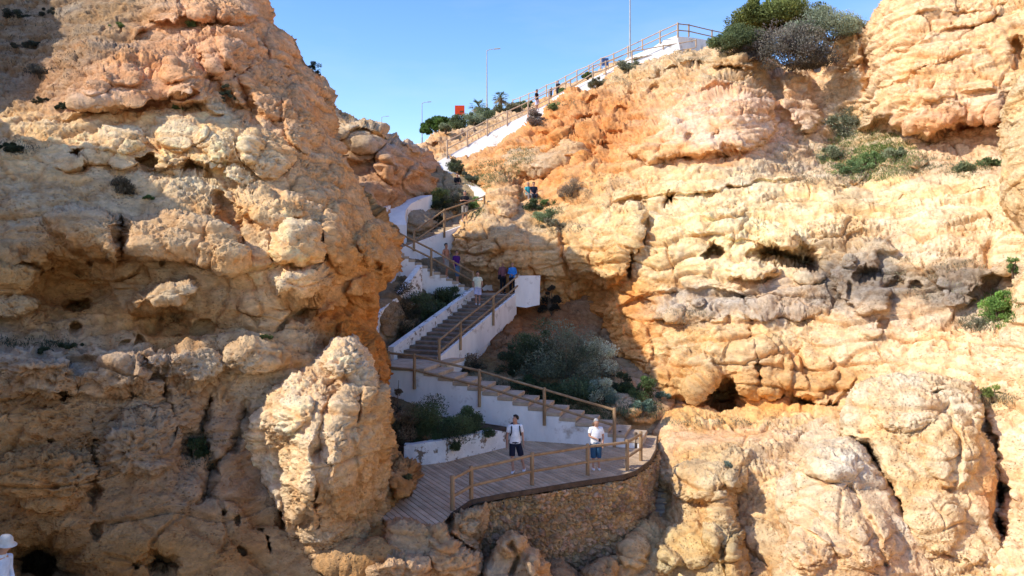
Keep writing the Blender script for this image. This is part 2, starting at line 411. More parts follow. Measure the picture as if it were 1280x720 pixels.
left_feats = [
 # pink lobes near the top
 f_poly([(78,72),(110,50),(150,60),(180,70),(215,80),(250,95),(248,115),(205,120),(165,130),(120,135),(80,130)], 1.1, 22),
 f_ledge([(78,132),(120,137),(165,131),(205,122),(250,112)], .5, 14, .9, 9),
 f_bump(240,117,27,14,.8,-8), f_hole(240,133,18,5,.7),
 f_bump(270,70,26,20,.8), f_bump(225,90,22,16,.7), f_bump(150,90,30,18,.5,20), f_bump(120,100,20,22,.45),
 f_crack([(246,62),(262,95),(285,125),(330,160)], 5, 1.0), f_crack([(275,80),(300,105),(320,150)], 4, .9),
 f_bump(300,60,30,26,.6,50), f_bump(335,110,26,40,.7,-20), f_bump(375,150,22,44,.9,-15), f_bump(350,60,18,28,.6,-25),
 f_ledge([(165,45),(200,30),(260,24),(330,20)], .5, 12, .7, 9),
 f_bump(205,15,28,16,.9), f_bump(245,10,26,14,.7), f_bump(295,16,24,14,.6), f_hole(228,6,8,12,.6),
 # cream bench and holes beneath
 f_ledge([(-20,165),(60,150),(100,148),(180,133),(240,128),(300,150)], .35, 12, .25, 14),
 f_ledge([(60,215),(120,205),(190,212),(245,205),(275,212),(310,240)], .8, 18, .9, 12),
 f_hole(98,193,12,8,1.8), f_hole(183,203,18,9,2.2,10), f_hole(240,208,14,8,2.0), f_hole(262,216,6,5,.8),
 f_bump(285,175,42,30,.7,15), f_bump(225,165,36,24,.5), f_bump(330,190,26,34,.7,-20), f_bump(150,175,34,18,.5),
 f_crack([(268,236),(285,262),(300,290),(310,325)], 4, .9),
 # big overhanging blocks and the hollow beneath
 f_poly([(62,274),(90,264),(148,268),(152,292),(146,330),(128,322),(104,320),(84,304)], 1.5, 16),
 f_poly([(150,270),(200,262),(262,262),(285,285),(306,320),(285,335),(240,322),(190,326),(158,318)], 1.3, 24),
 f_crack([(150,266),(149,300),(152,326)], 4, 1.3),
 f_soft(100,362,62,46,-2.0), f_hole(100,382,18,9,1.9), f_hole(97,408,6,5,.8), f_hole(111,329,5,4,.6), f_hole(101,343,4,3,.5), f_hole(64,335,4,3,.5),
 f_ledge([(-20,326),(20,328),(50,330),(62,340)], .8, 16, .7, 10),
 f_poly([(-30,332),(20,330),(50,336),(50,380),(30,398),(-30,400)], .9, 16),
 f_poly([(160,376),(178,360),(205,350),(236,347),(249,358),(244,374),(222,380),(196,384),(172,392)], 1.5, 11),
 f_soft(205,398,34,16,-1.3), f_hole(222,392,14,9,.9), f_hole(200,400,7,12,.7), f_hole(252,412,14,12,.7), f_hole(221,413,4,4,.5), f_hole(173,423,5,6,.6), f_hole(155,424,5,4,.5),
 f_ledge([(150,346),(175,338),(205,330)], .4, 10, .5, 7), f_hole(202,328,5,3,.5), f_hole(253,328,4,4,.5),f_hole(280,332,3,4,.5),
 f_poly([(286,250),(330,238),(376,246),(380,268),(345,276),(304,272)], .7, 16),
 f_poly([(346,300),(365,284),(392,286),(402,302),(400,330),(380,334),(352,322)], 1.2, 13),
 f_poly([(342,350),(358,335),(392,334),(415,344),(416,362),(398,374),(366,376),(346,366)], 1.3, 12),
 f_soft(372,388,30,12,-1.2), f_hole(352,408,10,6,.6), f_crack([(398,290),(402,320),(396,336)], 3, .8),
 f_ledge([(300,380),(340,400),(400,380),(420,350)], .3, 12, .5, 9),
 f_bump(430,300,26,46,.9,-15), f_bump(470,310,24,34,.9,-25), f_hole(469,332,8,8,1.4), f_bump(455,365,22,20,.8),
 f_ledge([(400,395),(430,380),(470,372)], .4, 12, 1.0, 10), f_hole(452,378,8,4,.6),
 f_bump(440,425,22,26,.7), f_bump(466,450,18,26,.8), f_bump(478,480,12,22,.6),
 # step at mid height
 f_ledge([(-20,438),(40,428),(110,432),(170,438),(230,430),(300,424),(350,418)], -.1, 12, -.7, 26),
 f_soft(40,455,60,24,.5), f_bump(60,470,46,30,.6), f_bump(140,470,44,28,.6), f_bump(190,462,24,30,.5), f_bump(245,455,36,26,.6), f_bump(320,445,40,24,.6),
 f_crack([(170,440),(200,475),(215,510),(212,560)], 5, .7), f_crack([(117,520),(119,560),(116,640)], 3, .4),
 f_crack([(264,484),(252,540),(262,570),(256,640)], 6, .9), f_soft(243,560,22,26,-1.1), f_crack([(310,500),(290,560),(262,590)], 4, .7),
 f_hole(83,494,8,6,.7), f_hole(62,552,6,4,.4), f_hole(8,522,7,5,.7), f_hole(148,512,14,7,.5), f_hole(207,505,12,9,.5), f_hole(165,490,6,7,.5), f_hole(205,466,4,5,.5),
 f_bump(180,560,50,40,.5), f_bump(60,600,60,40,.4), f_soft(52,704,46,34,-3.2), f_hole(203,703,22,15,1.6), f_hole(172,708,8,6,.7), f_hole(120,668,6,12,.5),
 f_hole(335,680,7,12,1.1), f_hole(357,640,6,22,1.2), f_hole(298,650,5,8,.4), f_hole(300,690,6,6,.5), f_hole(280,640,4,4,.4), f_hole(330,660,4,4,.5),
 f_bump(505,600,22,24,1.2), f_bump(490,560,16,26,.8), f_ledge([(480,600),(500,622),(520,618)], .2, 8, .8, 9), f_hole(508,597,6,4,.6),
 f_soft(500,690,60,30,.6), f_bump(455,700,60,24,.5),
]
left_regs = [  # rock colours, with sunlit patches painted paler and the shaded lower left darker
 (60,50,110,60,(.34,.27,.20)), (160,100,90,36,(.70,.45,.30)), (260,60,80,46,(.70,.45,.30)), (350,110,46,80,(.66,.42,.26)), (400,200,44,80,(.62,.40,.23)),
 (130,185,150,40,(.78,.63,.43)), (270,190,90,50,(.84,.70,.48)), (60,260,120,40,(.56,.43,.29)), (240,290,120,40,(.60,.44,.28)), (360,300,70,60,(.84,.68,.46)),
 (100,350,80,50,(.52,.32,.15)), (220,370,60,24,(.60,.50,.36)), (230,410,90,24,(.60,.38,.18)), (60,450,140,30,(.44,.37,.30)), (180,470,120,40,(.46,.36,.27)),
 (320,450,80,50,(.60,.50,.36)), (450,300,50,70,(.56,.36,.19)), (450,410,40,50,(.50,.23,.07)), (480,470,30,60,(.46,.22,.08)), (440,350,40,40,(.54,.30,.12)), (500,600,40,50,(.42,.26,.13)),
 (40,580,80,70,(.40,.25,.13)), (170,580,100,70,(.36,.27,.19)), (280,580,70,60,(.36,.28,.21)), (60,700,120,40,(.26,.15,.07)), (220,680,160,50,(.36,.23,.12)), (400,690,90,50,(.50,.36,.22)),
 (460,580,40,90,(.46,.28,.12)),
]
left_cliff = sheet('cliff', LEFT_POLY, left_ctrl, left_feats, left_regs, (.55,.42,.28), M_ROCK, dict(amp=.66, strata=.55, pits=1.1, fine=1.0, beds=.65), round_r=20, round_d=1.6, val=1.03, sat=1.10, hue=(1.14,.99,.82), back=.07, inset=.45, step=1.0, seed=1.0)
kindset(left_cliff)

# boulder leaning on the left cliff
BP = [(302,548),(312,522),(328,500),(344,480),(364,466),(392,458),(404,438),(416,422),(440,424),(456,442),(470,472),(482,504),(488,545),(489,590),(484,650),(476,720),(400,720),(386,690),(366,655),(344,626),(324,602),(308,575)]
bctrl = [(330,545,20.1),(400,470,20),(425,430,20.5),(400,540,18.3),(380,600,18.4),(430,600,18.6),(470,560,20),(480,620,21.2),(390,700,19.2),(450,700,19.6),(440,500,19.2),(350,590,19.8)]
boulder = sheet('boulder', BP, bctrl, [f_crack([(425,470),(405,520),(398,570),(400,640)],6,.45), f_crack([(450,480),(440,540),(446,610),(440,670)],5,.25), f_soft(352,560,20,30,-.3), f_hole(397,560,5,16,.8), f_hole(396,630,6,22,1.0), f_hole(380,650,8,16,.7), f_bump(425,450,22,22,.4), f_bump(360,520,36,22,.4,-30), f_bump(385,600,22,60,.5), f_bump(440,590,34,60,.4), f_crack([(345,590),(365,640),(382,690)],5,.4)],
 [(360,540,60,70,(.86,.72,.52)),(390,640,30,50,(.68,.52,.35)),(450,580,40,110,(.56,.38,.21)),(425,460,40,30,(.86,.71,.51))], (.66,.50,.34), M_ROCK, dict(amp=.45, strata=.2, pits=1.2, fine=1.5, beds=.5), round_r=12, round_d=.7, hue=(1.10,.99,.88), seed=3.0)  # sunlit left and top painted paler, shaded right side browner
kindset(boulder, None, 'big pale pitted boulder leaning on the shaded left cliff beside the walkway', 'boulder')

# ------------------------------------------------------------------ cliff behind the stairs (left)
BL = [(330,900),(330,60),(396,96),(420,138),(445,146),(470,158),(490,170),(508,178),(530,190),(543,205),(549,220),(545,245),(530,252),(512,262),(490,275),(482,290),(500,320),(500,900)]
blc = [(400,120,48),(440,150,47),(500,175,49),(545,200,53),(430,200,45),(480,220,45),(530,235,50),(420,280,43),(470,270,44),(480,330,42),(430,400,40),(400,600,38),(340,100,50),(500,600,37)]
back_left = sheet('cliff', BL, blc, [f_ledge([(420,172),(450,160),(500,180),(545,205)], .8,12,.8,8), f_bump(450,170,34,16,1.0,15), f_bump(500,205,30,26,1.2,10), f_soft(450,215,34,24,-1.0), f_bump(440,240,30,20,.9), f_ledge([(430,200),(470,195),(500,215)], .4,10,.8,8), f_bump(525,225,22,24,1.0)],
 [(450,165,60,20,(.70,.55,.36)),(500,185,50,16,(.50,.44,.36)),(440,220,70,50,(.50,.32,.20)),(510,220,44,34,(.68,.42,.25))], (.55,.38,.24), M_ROCK, dict(amp=1.3, strata=1.0, pits=1.2), round_r=12, round_d=1.5, back=.14, inset=.3, step=1.3, seed=5.0)
kindset(back_left)

# ------------------------------------------------------------------ right cliff
RP = [(556,1000),(556,420),(570,330),(566,300),(574,284),(590,270),(604,262),(610,246),(600,226),(574,208),(562,198),(596,192),(622,186),(640,173),(664,156),(690,139),(706,127),(722,113),(745,104),(760,96),(790,84),(812,74),(850,66),(880,62),(905,56),(946,52),(950,74),(958,92),(985,84),(1004,82),(1022,92),(1036,70),(1050,46),(1066,40),(1086,38),(1094,20),(1106,-4),(1120,-70),(1220,-110),(1560,-130),(1560,1000)]
rc = [(560,700,27),(690,700,25.5),(820,740,24.5),(900,740,23.5),(1000,740,21.5),(1100,740,21.6),(1280,740,20.2),(1500,740,15.5),
 (560,600,32),(700,600,31),(820,640,28),(900,620,26.6),(1000,620,25.4),(1150,640,24.4),(1280,620,22.9),(1500,620,18),
 (600,540,35),(700,540,34),(790,540,33),(830,552,29.6),(860,530,31),(900,556,28.6),(900,528,31.4),(980,540,29.5),(1050,540,27.8),(1150,540,26.3),(1280,540,24.5),(1500,540,19),
 (830,505,34.5),(905,505,33),(1000,505,31.8),(1060,490,30.5),
 (600,450,41),(700,450,40),(760,450,38.5),(820,450,36),(900,450,33.2),(1050,440,31.5),(1180,440,29.5),(1280,450,27.5),(1500,450,22),
 (600,380,43.5),(700,380,42),(780,380,38.6),(900,380,35.5),(1050,380,33.4),(1180,370,31.6),(1280,380,30),(1500,350,24),
 (600,245,49.6),(625,240,48.6),(668,236,49.9),(668,262,47.4),(600,222,52.8),(640,205,52.6),(580,202,55),(590,300,43),(640,300,42.4),(700,300,42),(780,300,40),(900,300,37.4),(1050,300,35.4),(1180,290,33.4),(1280,300,32),
 (600,264,45),(640,254,48),(700,240,47),(780,240,43.5),(900,240,39.8),(1050,235,39),(1180,235,37),(1280,240,34.5),(1500,200,28),
 (600,200,54.6),(660,190,52),(740,190,49),(820,190,45.5),(900,190,43),(1000,190,45.5),(1060,200,46),(1120,200,42.5),(1200,195,40.4),(1280,190,38),
 (700,140,55),(780,130,52.5),(860,130,49),(940,120,48),(1000,130,51),(1060,120,50),(1120,120,44.2),(1200,120,42.2),(1280,110,40.4),
 (760,100,56),(850,70,54.5),(940,60,53),(1000,90,54),(1060,60,52),(1120,40,46),(1200,20,44.5),(1280,0,43),(1280,-100,46),(1500,0,36),(1120,-60,48)]
rf = [
 f_crack([(1226,492),(1234,530),(1243,570),(1251,610),(1250,650),(1256,700)], 5, 3.2),
 # foot overhang with the cave
 f_ledge([(816,505),(840,492),(862,497),(884,486),(905,470),(925,488),(948,497),(980,492),(1010,500),(1040,505),(1062,485),(1075,470)], .9, 22, 1.3, 11),
 f_hole(905,493,24,17,4.5), f_hole(900,506,30,6,1.6), f_hole(855,502,12,5,1.2), f_bump(860,470,34,28,.8), f_bump(950,460,40,34,.7), f_bump(1010,470,36,28,.7),
 f_crack([(935,410),(942,440),(954,490)],3,.7), f_crack([(1000,440),(1015,490)],3,.4),
 f_hole(1010,500,14,6,1.0), f_hole(1040,508,12,5,.9),
 # bench
 f_soft(900,540,60,8,-.3),
 # swallow-hole row
 f_ledge([(735,262),(770,250),(800,246),(850,243),(900,236),(960,226),(1010,224)], .35, 16, .5, 7),
 f_hole(838,250,8,7,3.6), f_hole(800,254,14,6,1.3,-5), f_hole(872,245,6,5,.9), f_hole(886,242,6,4,.8), f_hole(912,234,5,4,1.1), f_hole(779,254,4,4,.8),
 # block with a shaded right end
 f_poly([(706,292),(722,272),(760,262),(800,262),(808,276),(804,300),(790,322),(786,345),(760,350),(730,346),(708,330)], 1.1, 16),
 f_hole(787,330,5,20,2.6), f_crack([(808,262),(812,290),(794,318),(788,346)],3,.8),
 f_hole(892,315,14,10,3.6), f_hole(953,312,10,9,1.2), f_hole(962,318,16,13,3.6), f_hole(996,326,32,12,5.0,12), f_hole(1008,312,16,10,2.0), f_hole(940,316,6,5,.7),
 f_soft(975,304,40,8,.8), f_bump(980,300,18,10,.6),
 f_poly([(906,330),(930,325),(968,325),(974,342),(950,350),(915,346)], .8, 9), f_hole(940,350,30,4,.8),
 f_bump(940,344,22,10,.4), f_bump(1010,345,24,8,.5),
 f_ledge([(850,290),(900,296),(940,300),(1020,300),(1060,290),(1110,292)], .3, 16, .4, 10),
 f_ledge([(860,275),(950,265),(1050,250),(1160,243),(1262,240)], .22, 10, .25, 6),
 # grey honeycombed boss
 f_poly([(1040,335),(1050,318),(1078,300),(1115,300),(1120,312),(1095,318),(1100,345),(1112,372),(1110,390),(1080,392),(1058,380),(1040,360)], .8, 12),
 f_hole(1084,342,17,10,2.0), f_hole(1120,355,12,8,.9), f_hole(1142,360,9,6,.9), f_bump(1060,322,14,10,.4), f_hole(1064,362,3,14,.6),
 f_poly([(1168,338),(1200,334),(1240,336),(1262,330),(1266,345),(1235,350),(1225,372),(1200,388),(1188,392),(1176,370)], .8, 14), f_hole(1222,365,6,8,.8), f_hole(1240,348,10,5,.6),
 f_ledge([(815,400),(850,405),(880,400),(920,404),(960,395),(1000,400),(1040,392)], .4, 14, .5, 8), f_bump(870,375,12,10,.6), f_hole(910,400,8,6,.6), f_bump(835,388,20,14,.5),
 f_ledge([(850,362),(905,358),(930,368),(975,372),(1030,378)], .35, 10, .5, 7),
 f_bump(1092,412,16,10,.4,-40), f_hole(1105,405,5,10,.6,-30),
 f_ledge([(760,390),(800,372),(850,362)], .4, 14, .6, 10),
 # upper pink block
 f_poly([(785,196),(800,172),(830,150),(862,120),(910,112),(950,110),(966,130),(970,165),(950,180),(905,190),(880,196),(850,190),(820,200)], 1.6, 20),
 f_ledge([(785,200),(820,204),(850,194),(880,200),(930,190),(972,170)], .5, 12, 1.2, 9),
 f_hole(862,172,7,6,.7), f_hole(896,172,7,7,.7), f_hole(905,185,6,5,.7), f_bump(840,166,20,14,.3), f_bump(925,140,24,18,.4),
 f_ledge([(800,165),(840,140),(880,112),(930,98),(955,95)], .5, 12, .5, 7),
 f_poly([(890,66),(905,56),(948,50),(952,72),(940,92),(920,84),(895,86)], 1.4, 10), f_hole(895,68,6,5,.6), f_hole(940,86,10,4,1.0),
 f_ledge([(770,110),(810,96),(850,84),(900,84),(950,80)], .4, 10, .6, 7), f_hole(875,84,12,5,.9), f_hole(845,88,8,5,.8), f_hole(818,115,10,8,1.0),
 # orange scree ledges
 f_hole(700,190,10,7,.8), f_hole(675,170,14,6,.9), f_hole(735,150,12,6,.8), f_hole(790,118,8,8,.9), f_hole(726,162,12,5,.9,-20), f_hole(758,185,8,6,.8), f_hole(680,215,9,5,.7), f_hole(712,206,12,5,.8,-15), f_hole(668,188,7,4,.6), f_hole(778,142,10,5,.9,-20), f_hole(740,128,12,4,.8,-25), f_hole(704,160,9,4,.7,-20), f_bump(700,172,14,9,.5), f_bump(742,172,14,10,.5), f_bump(768,158,12,9,.5), f_bump(724,142,14,8,.5),
 f_hole(752,150,8,5,.7), f_hole(770,165,9,6,.8), f_hole(720,172,10,6,.8), f_hole(690,150,9,5,.6), f_hole(745,195,7,5,.6),
 # pillar on the saddle
 f_poly([(975,100),(985,84),(1004,84),(1012,100),(1020,130),(1030,150),(1010,165),(990,155),(980,135)], 1.6, 12), f_crack([(960,80),(966,110),(975,130)], 10, 1.6),
 # upper right block
 f_poly([(1078,160),(1085,130),(1090,90),(1086,40),(1110,0),(1120,-80),(1560,-80),(1560,150),(1262,120),(1250,148),(1210,156),(1160,168),(1130,164),(1105,150)], 2.6, 22),
 f_ledge([(1095,158),(1130,168),(1165,172),(1215,158),(1255,150)], .5, 14, 1.4, 9),
 f_ledge([(1088,75),(1110,70),(1140,58),(1180,40),(1220,34),(1262,20)], .35, 12, .5, 6), f_ledge([(1090,110),(1130,100),(1160,80),(1240,60)], .3, 12, .4, 6),
 f_ledge([(1150,128),(1200,118),(1250,110)], .4, 10, .5, 7), f_hole(1272,65,14,18,2.0), f_crack([(1078,60),(1086,90),(1080,120)], 4, 1.2),
 f_ledge([(1140,20),(1180,14),(1230,16),(1262,4)], .3, 10, .4, 6),
 f_bump(1148,205,10,8,.9), f_bump(1060,62,20,22,1.0), f_bump(1070,90,16,12,.6),
 f_crack([(960,130),(985,160),(1010,185),(1035,215)], 7, .8), f_soft(1060,170,40,40,-1.0),
 f_ledge([(1020,235),(1045,240),(1060,232),(1100,215),(1140,210)], .4, 10, .5, 6), f_hole(1050,238,8,5,.8),
 # shaded alcove beside the landing
 f_soft(640,300,50,40,.8), f_soft(735,400,34,70,-2.0), f_soft(620,330,40,30,.4), f_bump(685,420,10,14,.5), f_bump(760,395,16,22,.5), f_crack([(700,270),(706,330),(720,360)],4,.7), f_hole(672,345,12,5,.8),
 f_ledge([(600,285),(640,290),(700,288)], .2, 8, .2, 5), f_bump(624,240,22,32,1.5,-25), f_bump(745,350,30,16,.6), f_hole(740,368,16,8,.8), f_hole(720,378,10,6,.8),
 f_bump(800,440,16,40,.5), f_bump(825,470,14,20,.4), f_bump(775,430,12,26,.4),
]
rr = [
 (640,300,60,40,(.56,.40,.24)),(700,330,50,50,(.66,.46,.24)),(725,395,60,56,(.66,.32,.11)),(770,440,40,60,(.68,.36,.14)),(640,400,60,40,(.52,.32,.18)),(780,380,30,30,(.70,.40,.17)),
 (620,245,40,30,(.68,.48,.28)),(680,200,66,50,(.66,.33,.14)),(740,160,76,52,(.64,.30,.12)),(700,185,50,26,(.60,.28,.11)),(770,140,40,30,(.56,.27,.12)),(720,150,30,16,(.56,.38,.24)),(800,150,30,30,(.66,.36,.17)),(650,175,24,14,(.58,.34,.19)),(640,190,40,24,(.58,.36,.20)),(800,110,60,30,(.60,.44,.27)),(870,80,80,26,(.56,.43,.28)),(880,130,60,24,PINK),(900,165,90,30,(.78,.58,.42)),(880,192,60,8,ORANGE),
 (760,225,60,30,(.68,.46,.25)),(880,220,120,26,(.77,.62,.40)),(900,280,130,40,CREAM),(780,300,60,50,(.72,.52,.28)),(1050,260,150,30,(.80,.64,.40)),(1200,270,100,30,(.80,.66,.44)),
 (1075,345,44,48,GREY),(1075,345,30,34,GREY),(1205,358,40,32,GREY),(1205,358,24,20,GREY),(1170,300,120,30,(.74,.60,.42)),(880,385,70,18,(.48,.41,.33)),(980,385,80,14,(.48,.40,.32)),(1100,400,60,20,(.62,.48,.34)),
 (900,430,100,26,(.72,.54,.32)),(1050,430,120,26,(.78,.60,.38)),(1200,430,100,30,(.82,.64,.46)),(950,475,120,16,(.62,.42,.22)),(905,500,30,12,(.60,.32,.12)),
 (930,516,110,14,(.76,.48,.21)),(950,480,120,14,(.62,.38,.17)),(885,548,80,14,(.82,.56,.35)),(885,548,60,10,(.82,.56,.35)),(1000,560,80,20,(.62,.48,.32)),
 (880,610,60,50,(.66,.50,.30)),(850,690,60,40,(.60,.48,.28)),(940,690,40,60,(.58,.43,.25)),(1130,620,120,90,(.80,.67,.50)),(1240,560,60,120,(.80,.62,.40)),
 (1180,90,110,60,(.78,.56,.36)),(1200,150,80,14,(.68,.38,.22)),(1080,90,30,50,(.70,.52,.33)),(1270,70,30,30,(.66,.44,.22)),(1000,120,24,40,(.70,.54,.40)),(1060,180,50,40,(.56,.46,.32)),(1000,200,60,24,(.60,.47,.33)),(1200,200,80,26,(.66,.50,.34)),
 (610,560,100,60,(.46,.32,.19)),
]
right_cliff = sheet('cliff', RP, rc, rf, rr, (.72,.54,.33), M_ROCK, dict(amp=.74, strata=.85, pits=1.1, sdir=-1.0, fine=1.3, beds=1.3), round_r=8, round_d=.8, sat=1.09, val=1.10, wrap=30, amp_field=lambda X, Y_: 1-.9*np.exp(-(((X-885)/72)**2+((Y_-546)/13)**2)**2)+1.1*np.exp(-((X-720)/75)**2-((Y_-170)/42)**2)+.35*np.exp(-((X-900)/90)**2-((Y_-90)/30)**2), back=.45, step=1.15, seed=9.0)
kindset(right_cliff)

# rocks in front of the right cliff
rocks = []
def rock(poly, ctrl, feats, regs, base, seed, label, rr_=22, rd=1.6, amp=.6, name='boulder', st=.35, beds=.6, fn=1.2, **kw):
    o = sheet(name, poly, ctrl, feats, regs, base, M_ROCK, dict(amp=amp, strata=st, pits=.9, fine=fn, beds=beds), round_r=rr_, round_d=rd, seed=seed, wrap=26, back=.2, **kw)
    kindset(o, None, label, 'rock'); rocks.append(o); return o
rock([(962,800),(975,720),(985,680),(975,640),(970,600),(990,585),(1010,572),(1030,550),(1060,544),(1082,560),(1096,590),(1112,606),(1130,640),(1150,672),(1166,700),(1180,740),(1200,800)],
 [(970,600,24.4),(1050,550,24.2),(1100,600,23.2),(1050,620,22.2),(1000,700,21.5),(1100,700,20.8),(1160,700,21.5),(1050,760,20.4)],
 [f_ledge([(985,650),(1020,670),(1060,700)],.3,12,.3,9), f_crack([(1060,600),(1090,660),(1110,720)],5,.4), f_bump(1040,580,36,22,.5), f_bump(1010,690,30,30,.4), f_bump(1090,670,30,40,.4)],
 [(1050,590,70,50,(.80,.68,.53)),(1080,700,80,50,(.76,.60,.44))], (.78,.64,.47), 21.0, 'pale rounded rock in the lower right foreground with a dark crevice behind it', amp=.38, beds=.5, fn=.8, st=.15, rr_=12, rd=1.2, hue=(1.06,1.0,.88))
rock([(1052,545),(1050,505),(1062,492),(1085,474),(1120,466),(1160,466),(1200,474),(1222,484),(1228,520),(1236,560),(1250,600),(1246,640),(1252,690),(1262,800),(1140,800),(1140,690),(1110,600),(1085,555)],
 [(1060,520,25.6),(1140,470,26),(1220,490,25.4),(1140,540,24.1),(1220,560,23.8),(1180,620,22.6),(1240,640,22.4),(1160,740,21),(1240,740,21)],
 [f_crack([(1180,500),(1200,560),(1190,620)],5,.3), f_bump(1130,510,44,30,.5), f_bump(1190,560,36,50,.5), f_hole(1170,492,8,3,.4), f_bump(1170,650,40,40,.4), f_ledge([(1140,700),(1180,690),(1230,705)],.3,12,.3,8)],
 [(1140,500,80,40,(.82,.68,.50)),(1200,600,60,80,(.80,.64,.44)),(1245,620,12,60,(.62,.34,.20))], (.80,.65,.46), 22.0, 'tall cream coloured rock buttress with a long vertical cleft on its right side', amp=.38, beds=.5, fn=.8, st=.15, rr_=10, rd=1.2, hue=(1.06,1.0,.88))
rock([(828,594),(846,574),(880,568),(905,567),(935,572),(950,590),(966,610),(984,650),(990,690),(975,800),(770,800),(780,720),(800,690),(818,664),(834,640)],
 [(850,580,27.2),(930,580,26.6),(850,640,25.8),(900,620,25.2),(960,640,26.2),(820,720,24),(900,720,23),(970,720,24.5),(860,780,22.4)],
 [f_soft(950,650,28,50,-3.6), f_soft(955,620,20,30,-1.2), f_bump(880,600,40,30,.8), f_bump(905,660,22,46,.9), f_ledge([(860,620),(880,632),(880,652)],.3,8,.9,8), f_bump(860,680,40,30,.7), f_bump(930,600,24,20,.7), f_bump(820,700,30,20,.5), f_hole(900,690,10,14,.8), f_bump(925,700,14,40,.8), f_hole(962,700,18,24,1.4)],
 [(880,610,60,40,(.68,.52,.32)),(850,700,70,40,(.62,.50,.30)),(950,660,30,60,(.50,.36,.20))], (.64,.48,.28), 23.0, 'knobbly ochre rock with a deep shaded hollow on its right')
rock([(1256,262),(1252,180),(1258,120),(1270,100),(1300,85),(1420,60),(1560,300),(1560,360),(1310,330),(1290,300),(1275,285)],
 [(1260,200,31),(1300,120,29.5),(1400,120,25),(1400,250,24.5),(1290,260,29.8),(1500,250,21)],
 [f_bump(1290,200,30,70,.4)], [], (.74,.57,.36), 24.0, 'smooth golden rock rib cut by the right edge of the photo', rr_=16, rd=1.0, amp=.35, name='cliff', st=.1)
rock([(1232,470),(1240,430),(1262,400),(1268,350),(1290,310),(1560,260),(1560,900),(1262,900),(1250,700),(1244,620),(1238,560),(1232,510)],
 [(1240,460,28),(1280,380,27.4),(1240,560,27.2),(1280,560,25.4),(1240,700,25.4),(1280,700,23.4),(1400,400,23),(1400,700,18.5),(1540,700,16),(1540,400,19)],
 [f_bump(1270,620,30,80,.5), f_ledge([(1236,500),(1260,510),(1300,505)],.3,12,.3,8)], [(1270,600,50,160,(.80,.63,.42))], (.80,.62,.40), 25.0, 'cream rock face along the right edge of the photo below the green tuft', rr_=16, rd=1.2, amp=.6, name='cliff')
for o in rocks[-2:]:
    for k in ('label','category'): del o[k]
    o['kind'] = 'structure'

# rocks under the boardwalk
rock([(486,652),(512,648),(540,652),(558,650),(562,640),(572,634),(588,629),(606,628),(612,640),(610,650),(600,680),(600,800),(440,800),(430,712),(455,700),(480,692)],
 [(500,660,19.6),(545,655,19.9),(590,640,21.3),(600,660,21.2),(560,700,19.6),(480,720,19),(590,740,19.4),(460,780,18.4)],
 [f_bump(590,650,20,20,.3), f_bump(556,676,18,16,.3), f_bump(570,700,34,22,.35), f_crack([(558,640),(562,670),(580,690),(600,690)],4,.8), f_soft(480,705,40,14,.4), f_bump(500,715,40,20,.6)],
 [(500,705,70,24,(.62,.43,.27)),(590,630,30,30,(.52,.38,.23))], (.54,.36,.21), 26.0, 'brown jointed rocks below the bottom end of the boardwalk', rr_=14, rd=1.0, amp=.25, st=.15)
rock([(596,800),(598,705),(612,690),(622,670),(640,660),(654,664),(660,684),(676,690),(686,705),(688,800)],
 [(610,700,20.3),(640,670,20.6),(680,700,20.8),(640,740,19.4)],
 [f_bump(640,680,18,18,.5), f_crack([(640,672),(646,700),(640,720)],3,.4), f_bump(668,706,16,16,.5)], [], (.58,.41,.25), 27.0, 'cracked tan rock standing against the foot of the stone wall', rr_=12, rd=.9, amp=.22, st=.15)

rock([(672,800),(674,712),(700,700),(722,712),(745,702),(768,690),(786,668),(800,650),(816,644),(830,660),(850,800)],
 [(690,710,23.2),(760,700,23.6),(800,660,25.2),(820,650,26),(700,760,21.8),(800,740,22.8),(840,720,24)],
 [f_bump(700,715,20,16,.5), f_bump(750,712,24,16,.5), f_bump(790,690,20,20,.4), f_hole(724,716,8,8,.8)], [(700,715,50,30,(.36,.25,.15)),(800,680,30,30,(.60,.46,.27))], (.42,.30,.18), 28.0, 'low dark rocks at the foot of the curved stone wall', rr_=10, rd=1.0, amp=.4, st=.15)  # brown rock, darker at the left and paler at the right
